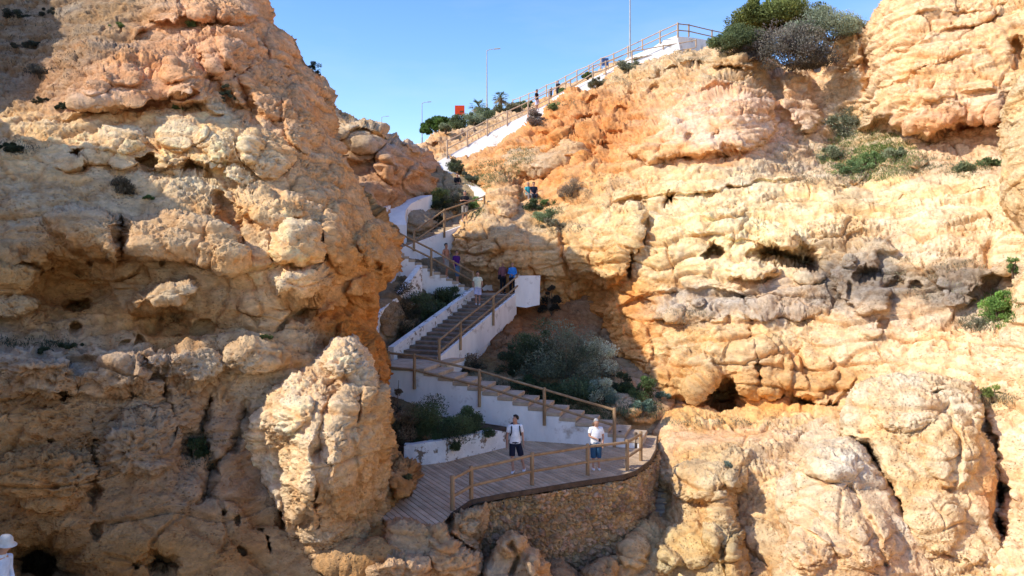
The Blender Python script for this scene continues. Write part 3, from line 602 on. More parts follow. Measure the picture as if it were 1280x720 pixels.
# ------------------------------------------------------------------ unseen cliff added out of frame at left, crest shaped to cast shade
def shade_wing():
    path = [(-25,36,22),(-22.6,30,22),(-21,27,20),(-19,24.6,14.6),(-17.6,23.2,13.6),(-16.8,21.9,15.4),(-16.2,19.9,15.6),(-15.8,18.2,13.4),(-15.7,17,11.2),(-15.6,14,9.6),(-15,8,8.6),(-14.5,0,9.2),(-15,-10,9.5)]
    pth = np.array(path, float); seg = np.r_[0, np.cumsum(np.linalg.norm(np.diff(pth[:,:2],axis=0),axis=1))]
    n = int(seg[-1]/.09/QUALITY); s = np.linspace(0, seg[-1], n)
    X0 = np.interp(s, seg, pth[:,0]); Y0 = np.interp(s, seg, pth[:,1]); T = np.interp(s, seg, pth[:,2])
    m = int(170/QUALITY); v = np.linspace(0, 1, m)
    V, S = np.meshgrid(v, s, indexing='ij')
    top = .82; vv = np.clip(V/top, 0, 1); over = np.clip((V-top)/(1-top), 0, 1)
    z = -4.5 + (T[None]+4.5)*np.sin(vv*math.pi/2)**1.0*.5 + (T[None]+4.5)*vv*.5 - over*1.2
    off = -1.6*vv**2 - over*9
    x = X0[None] + off; y = np.repeat(Y0[None], m, 0)
    pos = np.stack([x, y, z], -1).astype(np.float32)
    du = np.gradient(pos, axis=1); dv = np.gradient(pos, axis=0); nn = np.cross(du, dv); nn /= np.linalg.norm(nn, axis=2, keepdims=True)+1e-9
    nn[nn[...,0] < -.2] *= -1
    d, cav = rock_relief(pos, amp=1.0, strata=.8, seed=40.0)
    pos = pos + nn*d[...,None]
    vcol = fbm(pos[...,0]*.6, pos[...,1]*.6, pos[...,2]*1.4, 4, 77)
    col = np.array([.64,.42,.25], np.float32)*(1+.3*vcol)[...,None]*(1-.3*cav)[...,None]
    me = mesh_from_grid('cliff', pos, np.ones(pos.shape[:2], bool), col); me.materials.append(M_ROCK)
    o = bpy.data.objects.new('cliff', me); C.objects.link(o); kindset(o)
shade_wing()

# ground of the cove and the plateau behind the cliff top
def big_ground():
    m, nt, b = new_mat('beach sand', .95)
    n = N(nt, 'ShaderNodeTexNoise', Scale=1.5, Detail=9.0, Roughness=.65); r = N(nt, 'ShaderNodeValToRGB')
    geo = N(nt, 'ShaderNodeNewGeometry'); nt.links.new(geo.outputs['Position'], n.inputs['Vector'])
    r.color_ramp.elements[0].color = (.50,.37,.23,1); r.color_ramp.elements[1].color = (.70,.55,.37,1); r.color_ramp.elements[0].position=.35; r.color_ramp.elements[1].position=.65
    nt.links.new(n.outputs['Fac'], r.inputs[0]); nt.links.new(r.outputs[0], b.inputs['Base Color'])
    bp = N(nt, 'ShaderNodeBump'); bp.inputs['Strength'].default_value=.5; bp.inputs['Distance'].default_value=.2; nt.links.new(n.outputs['Fac'], bp.inputs['Height']); nt.links.new(bp.outputs[0], b.inputs['Normal'])
    me = mesh_raw('ground', [(-1500,-1500,-4.6),(1500,-1500,-4.6),(1500,1500,-4.6),(-1500,1500,-4.6)], [(0,1,2,3)]); me.materials.append(m)
    o = bpy.data.objects.new('ground', me); C.objects.link(o); kindset(o)
    return m
M_SAND = big_ground()

# ------------------------------------------------------------------ slope that carries the stairs
GP = [(440,1000),(440,420),(452,330),(470,300),(484,262),(500,240),(530,222),(548,206),(560,214),(580,226),(606,243),(640,250),(690,262),(760,300),(860,420),(870,1000)]
gc = [(440,560,27.5),(500,560,27.6),(560,560,29.2),(620,550,32),(700,545,32.5),(790,548,31.6),(850,560,31),(860,700,31),(440,900,27),(860,900,30),
 (470,505,29.5),(520,505,31),(490,470,34),(540,470,34.5),(600,490,33.6),(660,505,32.6),(720,520,31.8),(780,532,31.2),(820,530,31.8),
 (600,450,36.2),(650,450,36),(700,460,35.4),(760,470,35),(820,470,36),
 (480,430,34.6),(510,430,36.8),(545,400,39.2),(500,400,36.8),(480,380,36.5),(560,370,41),(600,370,42.6),(520,350,40.5),(500,345,39),
 (570,425,38.2),(610,415,38.8),(640,396,40.6),(665,400,40.4),(700,400,41),(690,430,38.6),
 (500,310,43.8),(540,310,44.6),(600,320,44),(640,340,44.5),(700,340,44),
 (480,280,45),(500,270,46),(530,275,46.4),(560,270,47.6),(590,270,48.5),(620,270,48),
 (520,240,50),(545,225,52),(570,240,50.6),(600,255,49.4),(640,255,50),(700,280,46),(800,400,42),(850,420,42)]
gf = [f_bump(640,405,14,16,.5), f_bump(628,425,14,12,.4), f_bump(600,410,14,16,.2), f_bump(545,385,16,20,.2), f_bump(487,392,16,30,.5),
      f_bump(540,262,34,22,.7,-15), f_bump(520,280,20,16,.6), f_hole(560,270,14,16,.6), f_bump(785,505,20,18,.7), f_bump(800,520,24,12,.8), f_bump(775,480,16,20,.4)]
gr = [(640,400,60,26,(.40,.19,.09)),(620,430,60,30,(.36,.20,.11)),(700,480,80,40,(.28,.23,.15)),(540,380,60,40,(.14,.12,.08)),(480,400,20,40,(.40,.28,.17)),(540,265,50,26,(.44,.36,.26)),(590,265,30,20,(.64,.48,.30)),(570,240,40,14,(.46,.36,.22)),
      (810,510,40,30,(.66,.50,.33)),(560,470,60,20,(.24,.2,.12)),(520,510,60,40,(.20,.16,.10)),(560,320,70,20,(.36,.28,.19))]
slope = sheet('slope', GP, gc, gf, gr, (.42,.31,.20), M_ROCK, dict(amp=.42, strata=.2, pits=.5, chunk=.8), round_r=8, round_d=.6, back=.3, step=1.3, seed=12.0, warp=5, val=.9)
kindset(slope)

# hill behind the long ramp
HP = [(500,420),(506,196),(520,180),(535,172),(548,166),(575,160),(605,150),(640,138),(680,124),(712,106),(742,92),(770,80),(800,68),(830,60),(900,58),(900,420)]
hc = [(505,200,60),(530,178,64),(560,166,67),(600,152,76),(640,140,84),(690,122,86),(750,92,80),(830,62,74),(900,60,72),(540,200,60),(580,186,61.5),(640,160,63.5),(700,130,67),(780,90,70),(600,300,61),(700,300,61),(900,300,62),(560,420,55),(900,420,60)]
hf = [f_ledge([(520,190),(545,178),(570,170),(600,162),(640,148),(700,124)],.5,6,.5,4), f_hole(543,181,6,4,1.0), f_hole(557,171,7,5,.8), f_hole(580,168,6,3,.8), f_ledge([(530,185),(575,172),(620,166),(660,150)],.4,5,.5,3)]
hill = sheet('hill', HP, hc, hf, [(560,175,50,12,(.70,.50,.32)),(545,180,14,8,ORANGE),(620,160,50,10,(.60,.44,.28)),(600,150,60,6,(.66,.50,.34)),(680,135,50,12,(.60,.42,.26))], (.62,.45,.29), M_ROCK, dict(amp=.9, strata=.9, pits=.8), round_r=5, round_d=1.0, wrap=22, back=1.2, inset=.5, step=1.0, warp=4, seed=14.0)
kindset(hill)
# ------------------------------------------------------------------ mesh collector
class MB:
    def __init__(s): s.v = []; s.f = []
    def box(s, p0, ex, ey, ez):
        """corner p0 and three edge vectors"""
        p0, ex, ey, ez = map(Vector, (p0, ex, ey, ez)); b = len(s.v)
        for k in (0,1):
            for q in ((0,0),(1,0),(1,1),(0,1)): s.v.append(p0+ex*q[0]+ey*q[1]+ez*k)
        s.f += [(b,b+3,b+2,b+1),(b+4,b+5,b+6,b+7),(b,b+1,b+5,b+4),(b+1,b+2,b+6,b+5),(b+2,b+3,b+7,b+6),(b+3,b,b+4,b+7)]
        return s
    def prism(s, pts, ez):
        ez = Vector(ez); b = len(s.v); n = len(pts)
        s.v += [Vector(p) for p in pts] + [Vector(p)+ez for p in pts]
        s.f += [tuple(b+n-1-i for i in range(n)), tuple(b+n+i for i in range(n))]
        for i in range(n): j = (i+1) % n; s.f.append((b+i, b+j, b+n+j, b+n+i))
        return s
    def tube(s, pts, r, n=10, cap=True, wob=0.0):
        pts = [Vector(p) for p in pts]; rr = r if hasattr(r, '__len__') else [r]*len(pts); b = len(s.v)
        ref = None
        for i, p in enumerate(pts):
            t = (pts[min(i+1,len(pts)-1)]-pts[max(i-1,0)]).normalized()
            if ref is None:
                ref = t.orthogonal().normalized()
            u = (ref - t*ref.dot(t)).normalized(); w = t.cross(u); ref = u
            for k in range(n):
                a = 2*math.pi*k/n; q = rr[i]*(1+wob*(random.random()-.5))
                s.v.append(p+u*math.cos(a)*q+w*math.sin(a)*q)
        for i in range(len(pts)-1):
            for k in range(n):
                a0 = b+i*n+k; a1 = b+i*n+(k+1)%n; s.f.append((a0, a1, a1+n, a0+n))
        if cap:
            s.f.append(tuple(b+n-1-k for k in range(n))); e = b+(len(pts)-1)*n; s.f.append(tuple(e+k for k in range(n)))
        return s
    def build(s, name, mat, parent=None, smooth=False, bevel=0.0, label=None):
        me = bpy.data.meshes.new(name); me.from_pydata([tuple(v) for v in s.v], [], s.f); 
        bm = bmesh.new(); bm.from_mesh(me); bmesh.ops.recalc_face_normals(bm, faces=bm.faces)
        if bevel > 0:
            bmesh.ops.bevel(bm, geom=[e for e in bm.edges], offset=bevel, segments=1, affect='EDGES', profile=.7)
        bm.to_mesh(me); bm.free()
        if smooth:
            me.polygons.foreach_set('use_smooth', [True]*len(me.polygons)); me.set_sharp_from_angle(angle=math.radians(45))
        me.materials.append(mat); o = bpy.data.objects.new(name, me); C.objects.link(o)
        if parent: o.parent = parent; o.matrix_parent_inverse = Matrix.Translation(-parent.location) if parent.rotation_euler.z == 0 else parent.matrix_world.inverted()
        if label: o['label'] = label
        return o

def thing(name, label, cat, loc=(0,0,0), group=None):
    o = bpy.data.objects.new(name, None); C.objects.link(o); o.location = loc; o.empty_display_size = .2
    o['label'] = label; o['category'] = cat
    if group: o['group'] = group
    return o

# ------------------------------------------------------------------ materials
def noisy(name, c0, c1, scale=3, detail=6, rough=.85, bump=.3, bd=.02, stretch=(1,1,1), spots=None, lo=.35, hi=.65, island=0):
    m, nt, b = new_mat(name, rough); L = nt.links.new
    g = N(nt, 'ShaderNodeNewGeometry'); mp = N(nt, 'ShaderNodeMapping'); mp.inputs['Scale'].default_value = stretch; L(g.outputs['Position'], mp.inputs['Vector'])
    n = N(nt, 'ShaderNodeTexNoise', Scale=float(scale), Detail=float(detail), Roughness=.65); L(mp.outputs[0], n.inputs['Vector'])
    r = N(nt, 'ShaderNodeValToRGB'); r.color_ramp.elements[0].color = (*c0,1); r.color_ramp.elements[1].color = (*c1,1); r.color_ramp.elements[0].position = lo; r.color_ramp.elements[1].position = hi
    L(n.outputs['Fac'], r.inputs[0]); col = r.outputs[0]
    if spots:
        sc, sz, th, sw = spots
        n2 = N(nt, 'ShaderNodeTexNoise', Scale=float(sz), Detail=8.0, Roughness=.7); L(g.outputs['Position'], n2.inputs['Vector'])
        mr = N(nt, 'ShaderNodeMapRange'); mr.inputs['From Min'].default_value = th; mr.inputs['From Max'].default_value = th+sw; L(n2.outputs['Fac'], mr.inputs['Value'])
        mx = N(nt, 'ShaderNodeMix', data_type='RGBA'); L(mr.outputs[0], mx.inputs[0]); L(col, mx.inputs[6]); mx.inputs[7].default_value = (*sc,1); col = mx.outputs[2]
    if island:
        sc_ = N(nt, 'ShaderNodeMapRange'); sc_.inputs['To Min'].default_value = 1-island; sc_.inputs['To Max'].default_value = 1+island*.7; L(g.outputs['Random Per Island'], sc_.inputs['Value'])
        vm = N(nt, 'ShaderNodeVectorMath', operation='SCALE'); L(col, vm.inputs[0]); L(sc_.outputs[0], vm.inputs['Scale']); col = vm.outputs[0]
    L(col, b.inputs['Base Color'])
    n3 = N(nt, 'ShaderNodeTexNoise', Scale=float(scale)*4, Detail=5.0); L(mp.outputs[0], n3.inputs['Vector'])
    bp = N(nt, 'ShaderNodeBump'); bp.inputs['Strength'].default_value = bump; bp.inputs['Distance'].default_value = bd; L(n3.outputs['Fac'], bp.inputs['Height']); L(bp.outputs[0], b.inputs['Normal'])
    return m
M_WHITE = noisy('whitewash', (.78,.74,.69), (.92,.88,.82), 1.5, 8, .8, .5, .03, (1,1,.35), ((.42,.35,.29), 1.3, .56, .14))
M_WHITE_OLD = noisy('flaking whitewash', (.74,.70,.65), (.90,.86,.80), 2.5, 8, .85, .8, .05, (1,1,1), ((.26,.19,.13), 3.2, .555, .04))
M_WOOD = noisy('weathered rail timber', (.24,.145,.075), (.40,.26,.14), 4, 6, .7, .5, .01, (1,1,.4))
M_WOOD_HI = noisy('bleached rail timber', (.42,.30,.20), (.56,.42,.30), 4, 6, .8, .5, .01)
M_PLANK = noisy('grey brown decking', (.46,.32,.20), (.63,.46,.30), 2.2, 8, .8, .4, .006, island=.22)
M_DARK = noisy('dark stained timber', (.06,.04,.028), (.12,.08,.055), 5, 5, .75, .3)
M_STEP = noisy('sandy step stone', (.38,.28,.19), (.56,.43,.30), 3, 7, .9, .5, .02)
M_CONC = noisy('pale concrete', (.46,.42,.36), (.60,.55,.48), 3, 6, .9, .3)
M_STEEL = noisy('galvanised steel', (.34,.36,.38), (.42,.44,.46), 3, 3, .5, .05)

def z0(px, py, z=0.0):
    Y = YZ(py, z); return Vector(((px-640)*Y/F, Y, z))

# ------------------------------------------------------------------ boardwalk
front = [z0(550,656), z0(563,642), z0(588,625), z0(628,617), z0(670,610.5), z0(706,604.5), z0(735,600), z0(777,594), z0(795,588), z0(812,575), z0(819,562), z0(821,545)]
outline = front + [z0(760,540), z0(640,545), z0(560,560), z0(470,575), z0(470,640), z0(496,662)]
pd = (front[7]-front[2]); pd.z = 0; pd.normalize(); pn = Vector((pd.y, -pd.x, 0))   # along the front edge, across it
def clip_half(poly, n, c, keep_gt):
    out = []
    for i in range(len(poly)):
        a, b = poly[i], poly[(i+1) % len(poly)]; da, db = a.dot(n)-c, b.dot(n)-c
        if not keep_gt: da, db = -da, -db
        if da >= 0: out.append(a)
        if (da >= 0) != (db >= 0): out.append(a.lerp(b, da/(da-db)))
    return out
deck = thing('boardwalk', 'grey brown timber boardwalk with a curved front edge on the stone wall', 'boardwalk', tuple(front[5]))
mb = MB(); s0 = min(p.dot(pd) for p in outline); s1 = max(p.dot(pd) for p in outline); k = s0; W = .17
while k < s1:
    pg = clip_half(clip_half(outline, pd, k, True), pd, k+W-.028, False)
    if len(pg) >= 3: mb.prism([p+Vector((0,0,-.035+random.uniform(-.002,.002))) for p in pg], (0,0,.035))
    k += W
mb.build('planks', M_PLANK, deck)
def ribbon(mb, pts, w, h, dz, off=0.0):
    """upright board along a path: w thick, h tall, its top at dz"""
    pts = [Vector(p) for p in pts]; L, R = [], []
    for i, p in enumerate(pts):
        t = (pts[min(i+1,len(pts)-1)]-pts[max(i-1,0)]); t.z = 0; t.normalize(); n = Vector((t.y, -t.x, 0))
        L.append(p+n*(off)); R.append(p+n*(off+w))
    b = len(mb.v); n_ = len(pts)
    for q in (L, R):
        for p in q: mb.v.append(p+Vector((0,0,dz)))
        for p in q: mb.v.append(p+Vector((0,0,dz-h)))
    A = lambda s, r, i: b + s*2*n_ + r*n_ + i
    for i in range(n_-1):
        mb.f += [(A(0,0,i),A(0,0,i+1),A(1,0,i+1),A(1,0,i)), (A(1,0,i),A(1,0,i+1),A(1,1,i+1),A(1,1,i)), (A(0,0,i+1),A(0,0,i),A(0,1,i),A(0,1,i+1)), (A(0,1,i),A(1,1,i),A(1,1,i+1),A(0,1,i+1))]
    for i in (0, n_-1): mb.f.append((A(0,0,i),A(1,0,i),A(1,1,i),A(0,1,i)))
mb = MB(); ribbon(mb, front[1:], .04, .14, .012, 0.005); mb.build('edge_board', M_DARK, deck)
for i in range(2, len(front)-2):
    for t in (.0, .5):
        p = front[i].lerp(front[i+1], t); MB().box(p+Vector((-.04,.01,-.30)), (.09,0,0), (0,.5,0), (0,0,.255)).build('joist', M_DARK, deck)
# fascia under the first stretch of walkway
# ------------------------------------------------------------------ rubble masonry wall under it
def stone_wall():
    pts = [p.copy() for p in front[1:]]
    pts[0] = z0(575,640); 
    seg = [0]; 
    for i in range(1, len(pts)): seg.append(seg[-1]+(pts[i]-pts[i-1]).length)
    n = int(seg[-1]/.022); s = np.linspace(0, seg[-1], n)
    X0 = np.interp(s, seg, [p.x for p in pts]); Y0 = np.interp(s, seg, [p.y for p in pts])
    k = 25; kk = np.ones(k)/k
    X0 = np.convolve(np.pad(X0, k//2, 'edge'), kk, 'valid')[:n]; Y0 = np.convolve(np.pad(Y0, k//2, 'edge'), kk, 'valid')[:n]
    z = np.arange(-.17, -5.0, -.024); m = len(z)
    tx = np.gradient(X0); ty = np.gradient(Y0); tl = np.hypot(tx, ty); nx, ny = ty/tl, -tx/tl
    Z, S = np.meshgrid(z, s, indexing='ij')
    bul = -.10 + .05*(-Z) 
    f1, f2, idn = voronoi(S*5.6, np.zeros_like(S), Z*7.2+.4*perlin(S*2, Z*2, Z*0, 3), 61, True)
    g1, g2, idg = voronoi(S*11, np.zeros_like(S), Z*13, 62, True)
    joint = sstep(0, .16, f2-f1); jg = sstep(0, .2, g2-g1)
    big = fbm(S*.7, Z*.7, Z*0, 4, 63)
    d = bul + joint*.11*(.6+.8*_r3[idn & 255][...,2]) + jg*.03 + big*.22 + fbm(S*5, Z*5, Z*0, 5, 65, .62)*.14
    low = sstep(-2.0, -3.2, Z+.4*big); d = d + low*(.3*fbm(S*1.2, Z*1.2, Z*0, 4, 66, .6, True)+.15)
    x = X0[None]+nx[None]*d; y = Y0[None]+ny[None]*d
    pos = np.stack([x, y, Z], -1).astype(np.float32)
    h = (_r3[idn & 255]); hg = _r3[idg & 255]
    base = np.array([.60,.38,.19], np.float32)*(.75+.55*h[...,0:1])*(.85+.3*hg[...,0:1]); base = base*np.stack([1+.0*h[...,1], .92+.16*h[...,1], .8+.4*h[...,2]], -1)
    mortar = np.array([.56,.38,.21], np.float32)
    col = base*(joint[...,None]) + mortar*(1-joint[...,None])
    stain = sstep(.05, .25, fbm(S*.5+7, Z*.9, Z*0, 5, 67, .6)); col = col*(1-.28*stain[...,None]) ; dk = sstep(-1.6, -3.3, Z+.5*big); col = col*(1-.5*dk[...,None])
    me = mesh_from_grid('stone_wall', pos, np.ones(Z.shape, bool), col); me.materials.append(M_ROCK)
    o = bpy.data.objects.new('stone_wall', me); C.objects.link(o)
    kindset(o, None, 'curved brown rubble stone wall holding up the boardwalk', 'stone wall')
stone_wall()

# ------------------------------------------------------------------ log railings
def railing(label, posts, top, mids, rtop=.045, rpost=.06, mat=None, up=0.03, cont=None, group='timber railings', nseg=8):
    """posts: list of (base, top) points; rails join them at the given fractions of the post height from the top"""
    mat = mat or M_WOOD
    t = thing('railing', label, 'railing', tuple(posts[0][0]), group)
    for b, h in posts:
        m = MB(); b, h = Vector(b), Vector(h); m.tube([b, b.lerp(h,.5), h-Vector((0,0,.02)), h], [rpost, rpost, rpost*.97, rpost*.75], nseg, wob=.06); m.build('post', mat, t, smooth=True)
    for hgt in [top]+mids:
        for (b0,h0),(b1,h1) in zip(posts[:-1], posts[1:]):
            if cont and (posts.index((b0,h0)) in cont): continue
            a = Vector(h0)-Vector((0,0,hgt)); c = Vector(h1)-Vector((0,0,hgt)); d = (c-a).normalized()*.03
            sag = Vector((0,0,-.008))
            m = MB(); m.tube([a-d, a.lerp(c,.5)+sag, c+d], [rtop*1.03, rtop, rtop*.97], nseg, wob=.05); m.build('rail', mat, t, smooth=True)
    return t
def dp(px, py, h=.95):
    b = z0(px, py); return (b-Vector((0,0,.1)), b+Vector((0,0,h)))
railing('log railing along the curved front of the boardwalk', [dp(565.5,638,.94), dp(589,624,.94), dp(665,606.5,.98), dp(734.5,594,.98), dp(784,588,.98), dp(801,576,.98)], .09, [.56])

# ------------------------------------------------------------------ stairs
def stairs(label, a, b, width, n, z_a, z_b, thick=.13, wall_drop=2.5, mat_step=None, side_wall=True, nose=.03, wmat=None, left=False, base_z=None, wall_t=.25):
    """a -> b is the front (visible) edge in plan, going UP; the flight lies on its left side"""
    a = Vector((a[0],a[1],0)); b = Vector((b[0],b[1],0)); d = (b-a); run = d.length/n; d.normalize(); nrm = Vector((-d.y, d.x, 0))
    if left: nrm = -nrm
    t = thing('staircase', label, 'staircase', (a.x,a.y,z_a)); rise = (z_b-z_a)/n
    for i in range(n):
        p = a+d*run*i; z = z_a+rise*(i+1)
        m = MB(); m.box(p-d*nose+nrm*(-.02)+Vector((0,0,z-thick-random.uniform(0,.01))), d*(run+nose), nrm*(width+.02), (0,0,thick)); m.build('step', mat_step or M_STEP, t, bevel=.012)
        if i > 0:
            pass
    # core below the steps
    m = MB()
    for i in range(n):
        p = a+d*run*i; z = z_a+rise*(i+1)-thick-.012
        zb = base_z if base_z is not None else z-wall_drop
        m.box(p+nrm*wall_t+Vector((0,0,zb)), d*run, nrm*(width-wall_t), (0,0,z-zb))
    m.build('core', M_CONC, t)
    if side_wall:
        m = MB(); poly = []
        for i in range(n):
            z = z_a+rise*(i+1)-thick-.014
            poly += [a+d*run*i+Vector((0,0,z)), a+d*run*(i+1)+Vector((0,0,z))]
        zb0 = base_z if base_z is not None else z_a-wall_drop; zb1 = base_z if base_z is not None else z_b-wall_drop
        poly += [b+Vector((0,0,zb1)), a+Vector((0,0,zb0))]
        m.prism(poly, nrm*(wall_t-.002)); m.build('side_wall', wmat or M_WHITE, t)
    return t
# lowest flight: front edge from the deck (right) up to the first landing (left)
LA = Vector((4.55, 28.25, 0)); LB = Vector((-3.95, 30.8, 0))
st1 = stairs('lowest staircase rising leftwards from the boardwalk with sandy steps and a white side wall', LA, LB, 1.6, 15, .16, 2.5, left=True, base_z=-.3)
# landing
ldir = (LB-LA).normalized(); lnr = Vector((ldir.y, -ldir.x, 0)); lnr = lnr if lnr.y > 0 else -lnr
t = thing('landing', 'sandy landing on a white wall between the lowest and the second staircase', 'landing', (LB.x,LB.y,2.5))
MB().prism([LB+Vector((0,0,2.37)), LB+ldir*1.5+Vector((0,0,2.37)), LB+ldir*1.5+lnr*2.8+Vector((0,0,2.37)), LB+lnr*3.4-ldir*1.0+Vector((0,0,2.37)), LB+lnr*1.62-ldir*.9+Vector((0,0,2.37)), LB+lnr*1.62+Vector((0,0,2.37))], (0,0,.13)).build('paving', M_STEP, t)
MB().box(LB+Vector((0,0,-.5)), ldir*1.5, lnr*.25, (0,0,2.865)).build('wall', M_WHITE, t)
def wp(x, zb, zt, off=-.075):
    """post fixed to the outside of the lowest flight's wall"""
    q = LA.lerp(LB, (x-LA.x)/(LB.x-LA.x)) + lnr*off
    return (Vector((q.x,q.y,zb)), Vector((q.x,q.y,zt)))
def step_z(x): return .16+(2.5-.16)*(x-LA.x)/(LB.x-LA.x)
railing('log railing up the lowest staircase with posts fixed outside the white wall', [wp(3.66,0,1.40), wp(1.2,.62,2.0), wp(-1.2,1.16,2.58), wp(-3.72,1.7,3.06), wp(-4.75,2.2,3.12)], .07, [.62])
# short posts at the stair foot
for (x, y, zt, lb) in ((775,556,.5,'short dark wooden post at the foot of the lowest staircase, nearer the railing post'), (795,560,.55,'short dark wooden post standing on the sunlit end of the boardwalk')):
    q = z0(x, y); m = MB(); m.tube([q-Vector((0,0,.05)), q+Vector((0,0,zt-.03)), q+Vector((0,0,zt))], [.06,.06,.045], 10); o = m.build('bollard', M_DARK, smooth=True); o['label'] = lb; o['category'] = 'post'

# second flight
M_STEP2 = noisy('dark brown step', (.15,.105,.075), (.30,.22,.16), 3, 7, .9, .5, .02)
R0 = Vector((-3.1,33.0,0)); R1 = Vector((.1,40.0,0)); rd_ = (R1-R0).normalized(); rn = Vector((-rd_.y, rd_.x, 0))
st2 = stairs('steep second staircase of dark banded steps climbing between two white walls', R0, R1, 1.9, 16, 2.5, 4.85, wall_drop=1.5, wmat=M_WHITE)
for o in st2.children:
    if o.name.startswith('step'): o.data.materials[0] = M_STEP2
# dark shadow gaps under the nosings come from real risers set back
mb = MB()
pr = [(R0+rd_*-.05, 2.78), (R1, 5.02)]
mb.prism([R0-rn*.14+Vector((0,0,1.2)), R1-rn*.14+Vector((0,0,3.9)), R1-rn*.14+Vector((0,0,4.93)), R0-rn*.14+Vector((0,0,2.62))], rn*.135)
o = mb.build('parapet', M_WHITE); kindset(o, None, 'low smooth white wall along the right side of the second staircase', 'parapet wall')
mb = MB(); Lq0 = R0+rn*1.9; Lq1 = R1+rn*1.9
mb.prism([Lq0-rd_*.3+Vector((0,0,1.6)), Lq1+Vector((0,0,4.2)), Lq1+Vector((0,0,5.32)), Lq0-rd_*.3+Vector((0,0,2.98))], rn*.28)
o = mb.build('parapet', M_WHITE_OLD); kindset(o, None, 'flaking white parapet along the left side of the second staircase', 'parapet wall')
def rp(t, zb, zt, off=-.2):
    q = R0.lerp(R1, t) + rn*off; return (Vector((q.x,q.y,zb)), Vector((q.x,q.y,zt)))
railing('log railing up the right side of the second staircase', [rp(-.02,2.1,3.42), rp(.22,2.75,4.02), rp(.64,3.55,4.98), rp(1.02,4.62,5.92)], .07, [.55])
# second landing
t = thing('landing', 'upper white walled landing where the couple in blue stands', 'landing', (R1.x,R1.y,4.85))
A = R1; B = Vector((1.45,40.1,0)); D_ = Vector((1.5,42.6,0)); E = Vector((-1.7,43.4,0)); G = R1+rn*1.9
MB().prism([p+Vector((0,0,4.7)) for p in (A,B,D_,E,G)], (0,0,.15)).build('paving', M_STEP, t)
MB().prism([p+Vector((0,0,4.3)) for p in (A+Vector((.15,.4,0)),B+Vector((-.1,.5,0)),D_,E,G)], (0,0,.395)).build('core', M_CONC, t)
mb = MB(); mb.prism([Vector((.14,39.86,4.3)), Vector((.14,39.86,5.82)), Vector((1.42,40.0,5.82)), Vector((1.40,40.0,5.3)), Vector((1.38,40.0,4.36)), Vector((.7,39.9,4.22))], (0,.22,0)); mb.build('front_parapet', M_WHITE, t)
mb = MB(); mb.prism([Vector((-1.75,42.6,4.7)),Vector((-.5,43.0,4.7)),Vector((-.5,43.0,5.75)),Vector((-1.1,42.8,5.5)),Vector((-1.75,42.6,4.95))], (0,.2,0)); mb.build('back_parapet', M_WHITE, t)

# third flight (up to the left)
T0 = Vector((-1.8,40.6,0)); T1 = Vector((-5.75,39.6,0))
st3 = stairs('third staircase rising leftwards behind the bushes with a white front wall', T0, T1, 1.5, 13, 4.88, 6.95, left=True, wall_drop=1.9, thick=.12)
td = (T1-T0).normalized(); tn = Vector((td.y,-td.x,0)); tn = tn if tn.y > 0 else -tn
def tp(px, pt, pb):
    t_ = (px-599)/(498-599.); q = T0.lerp(T1, t_)-tn*.07; 
    return (Vector((q.x,q.y,CAMZ+(HY-pb)*q.y/F)), Vector((q.x,q.y,CAMZ+(HY-pt)*q.y/F)))
railing('log railing along the third staircase in front of the shirtless man', [tp(594,339,359), tp(541.5,310,345), tp(497,287,318)], .07, [.5])
# fourth flight (up to the right, behind)
t = thing('landing', 'small turning platform at the left end of the third staircase', 'landing', (T1.x,T1.y,6.95))
MB().prism([p+Vector((0,0,6.8)) for p in (T1, T1+td*1.3, Vector((-7.1,43.6,0)), Vector((-5.6,43.6,0)))], (0,0,.15)).build('paving', M_STEP, t)
MB().box(T1+Vector((0,0,5.0)), td*1.3, tn*.25, (0,0,1.795)).build('wall', M_WHITE, t)
Q0 = Vector((-5.9,42.0,0)); Q1 = Vector((-2.2,46.0,0))
st4 = stairs('fourth staircase climbing rightwards with a broad white wall below it', Q0, Q1, 1.5, 12, 6.95, 8.75, wall_drop=2.6)
qn = Vector((-(Q1-Q0).normalized().y, (Q1-Q0).normalized().x, 0))
mb = MB(); mb.prism([Q0-qn*.13+Vector((0,0,5.2)), Q1-qn*.13+Vector((0,0,7.4)), Q1-qn*.13+Vector((0,0,8.83)), Q0-qn*.13+Vector((0,0,7.2))], qn*.125)
o = mb.build('parapet', M_WHITE); kindset(o, None, 'broad white wall carrying the fourth staircase above the shirtless man', 'parapet wall')
def qp(px, pt, pb):
    # where the ray of this column meets the wall line
    k = (px-640)/F; d = Q1-Q0; s = (k*Q0.y-Q0.x)/(d.x-k*d.y); q = Q0+d*s-qn*.2
    return (Vector((q.x,q.y,CAMZ+(HY-pb)*q.y/F)), Vector((q.x,q.y,CAMZ+(HY-pt)*q.y/F)))
railing('log railing along the fourth staircase below the man in a black shirt', [qp(514.5,287,314), qp(552.5,261,297), qp(602.5,244,267)], .07, [.62])
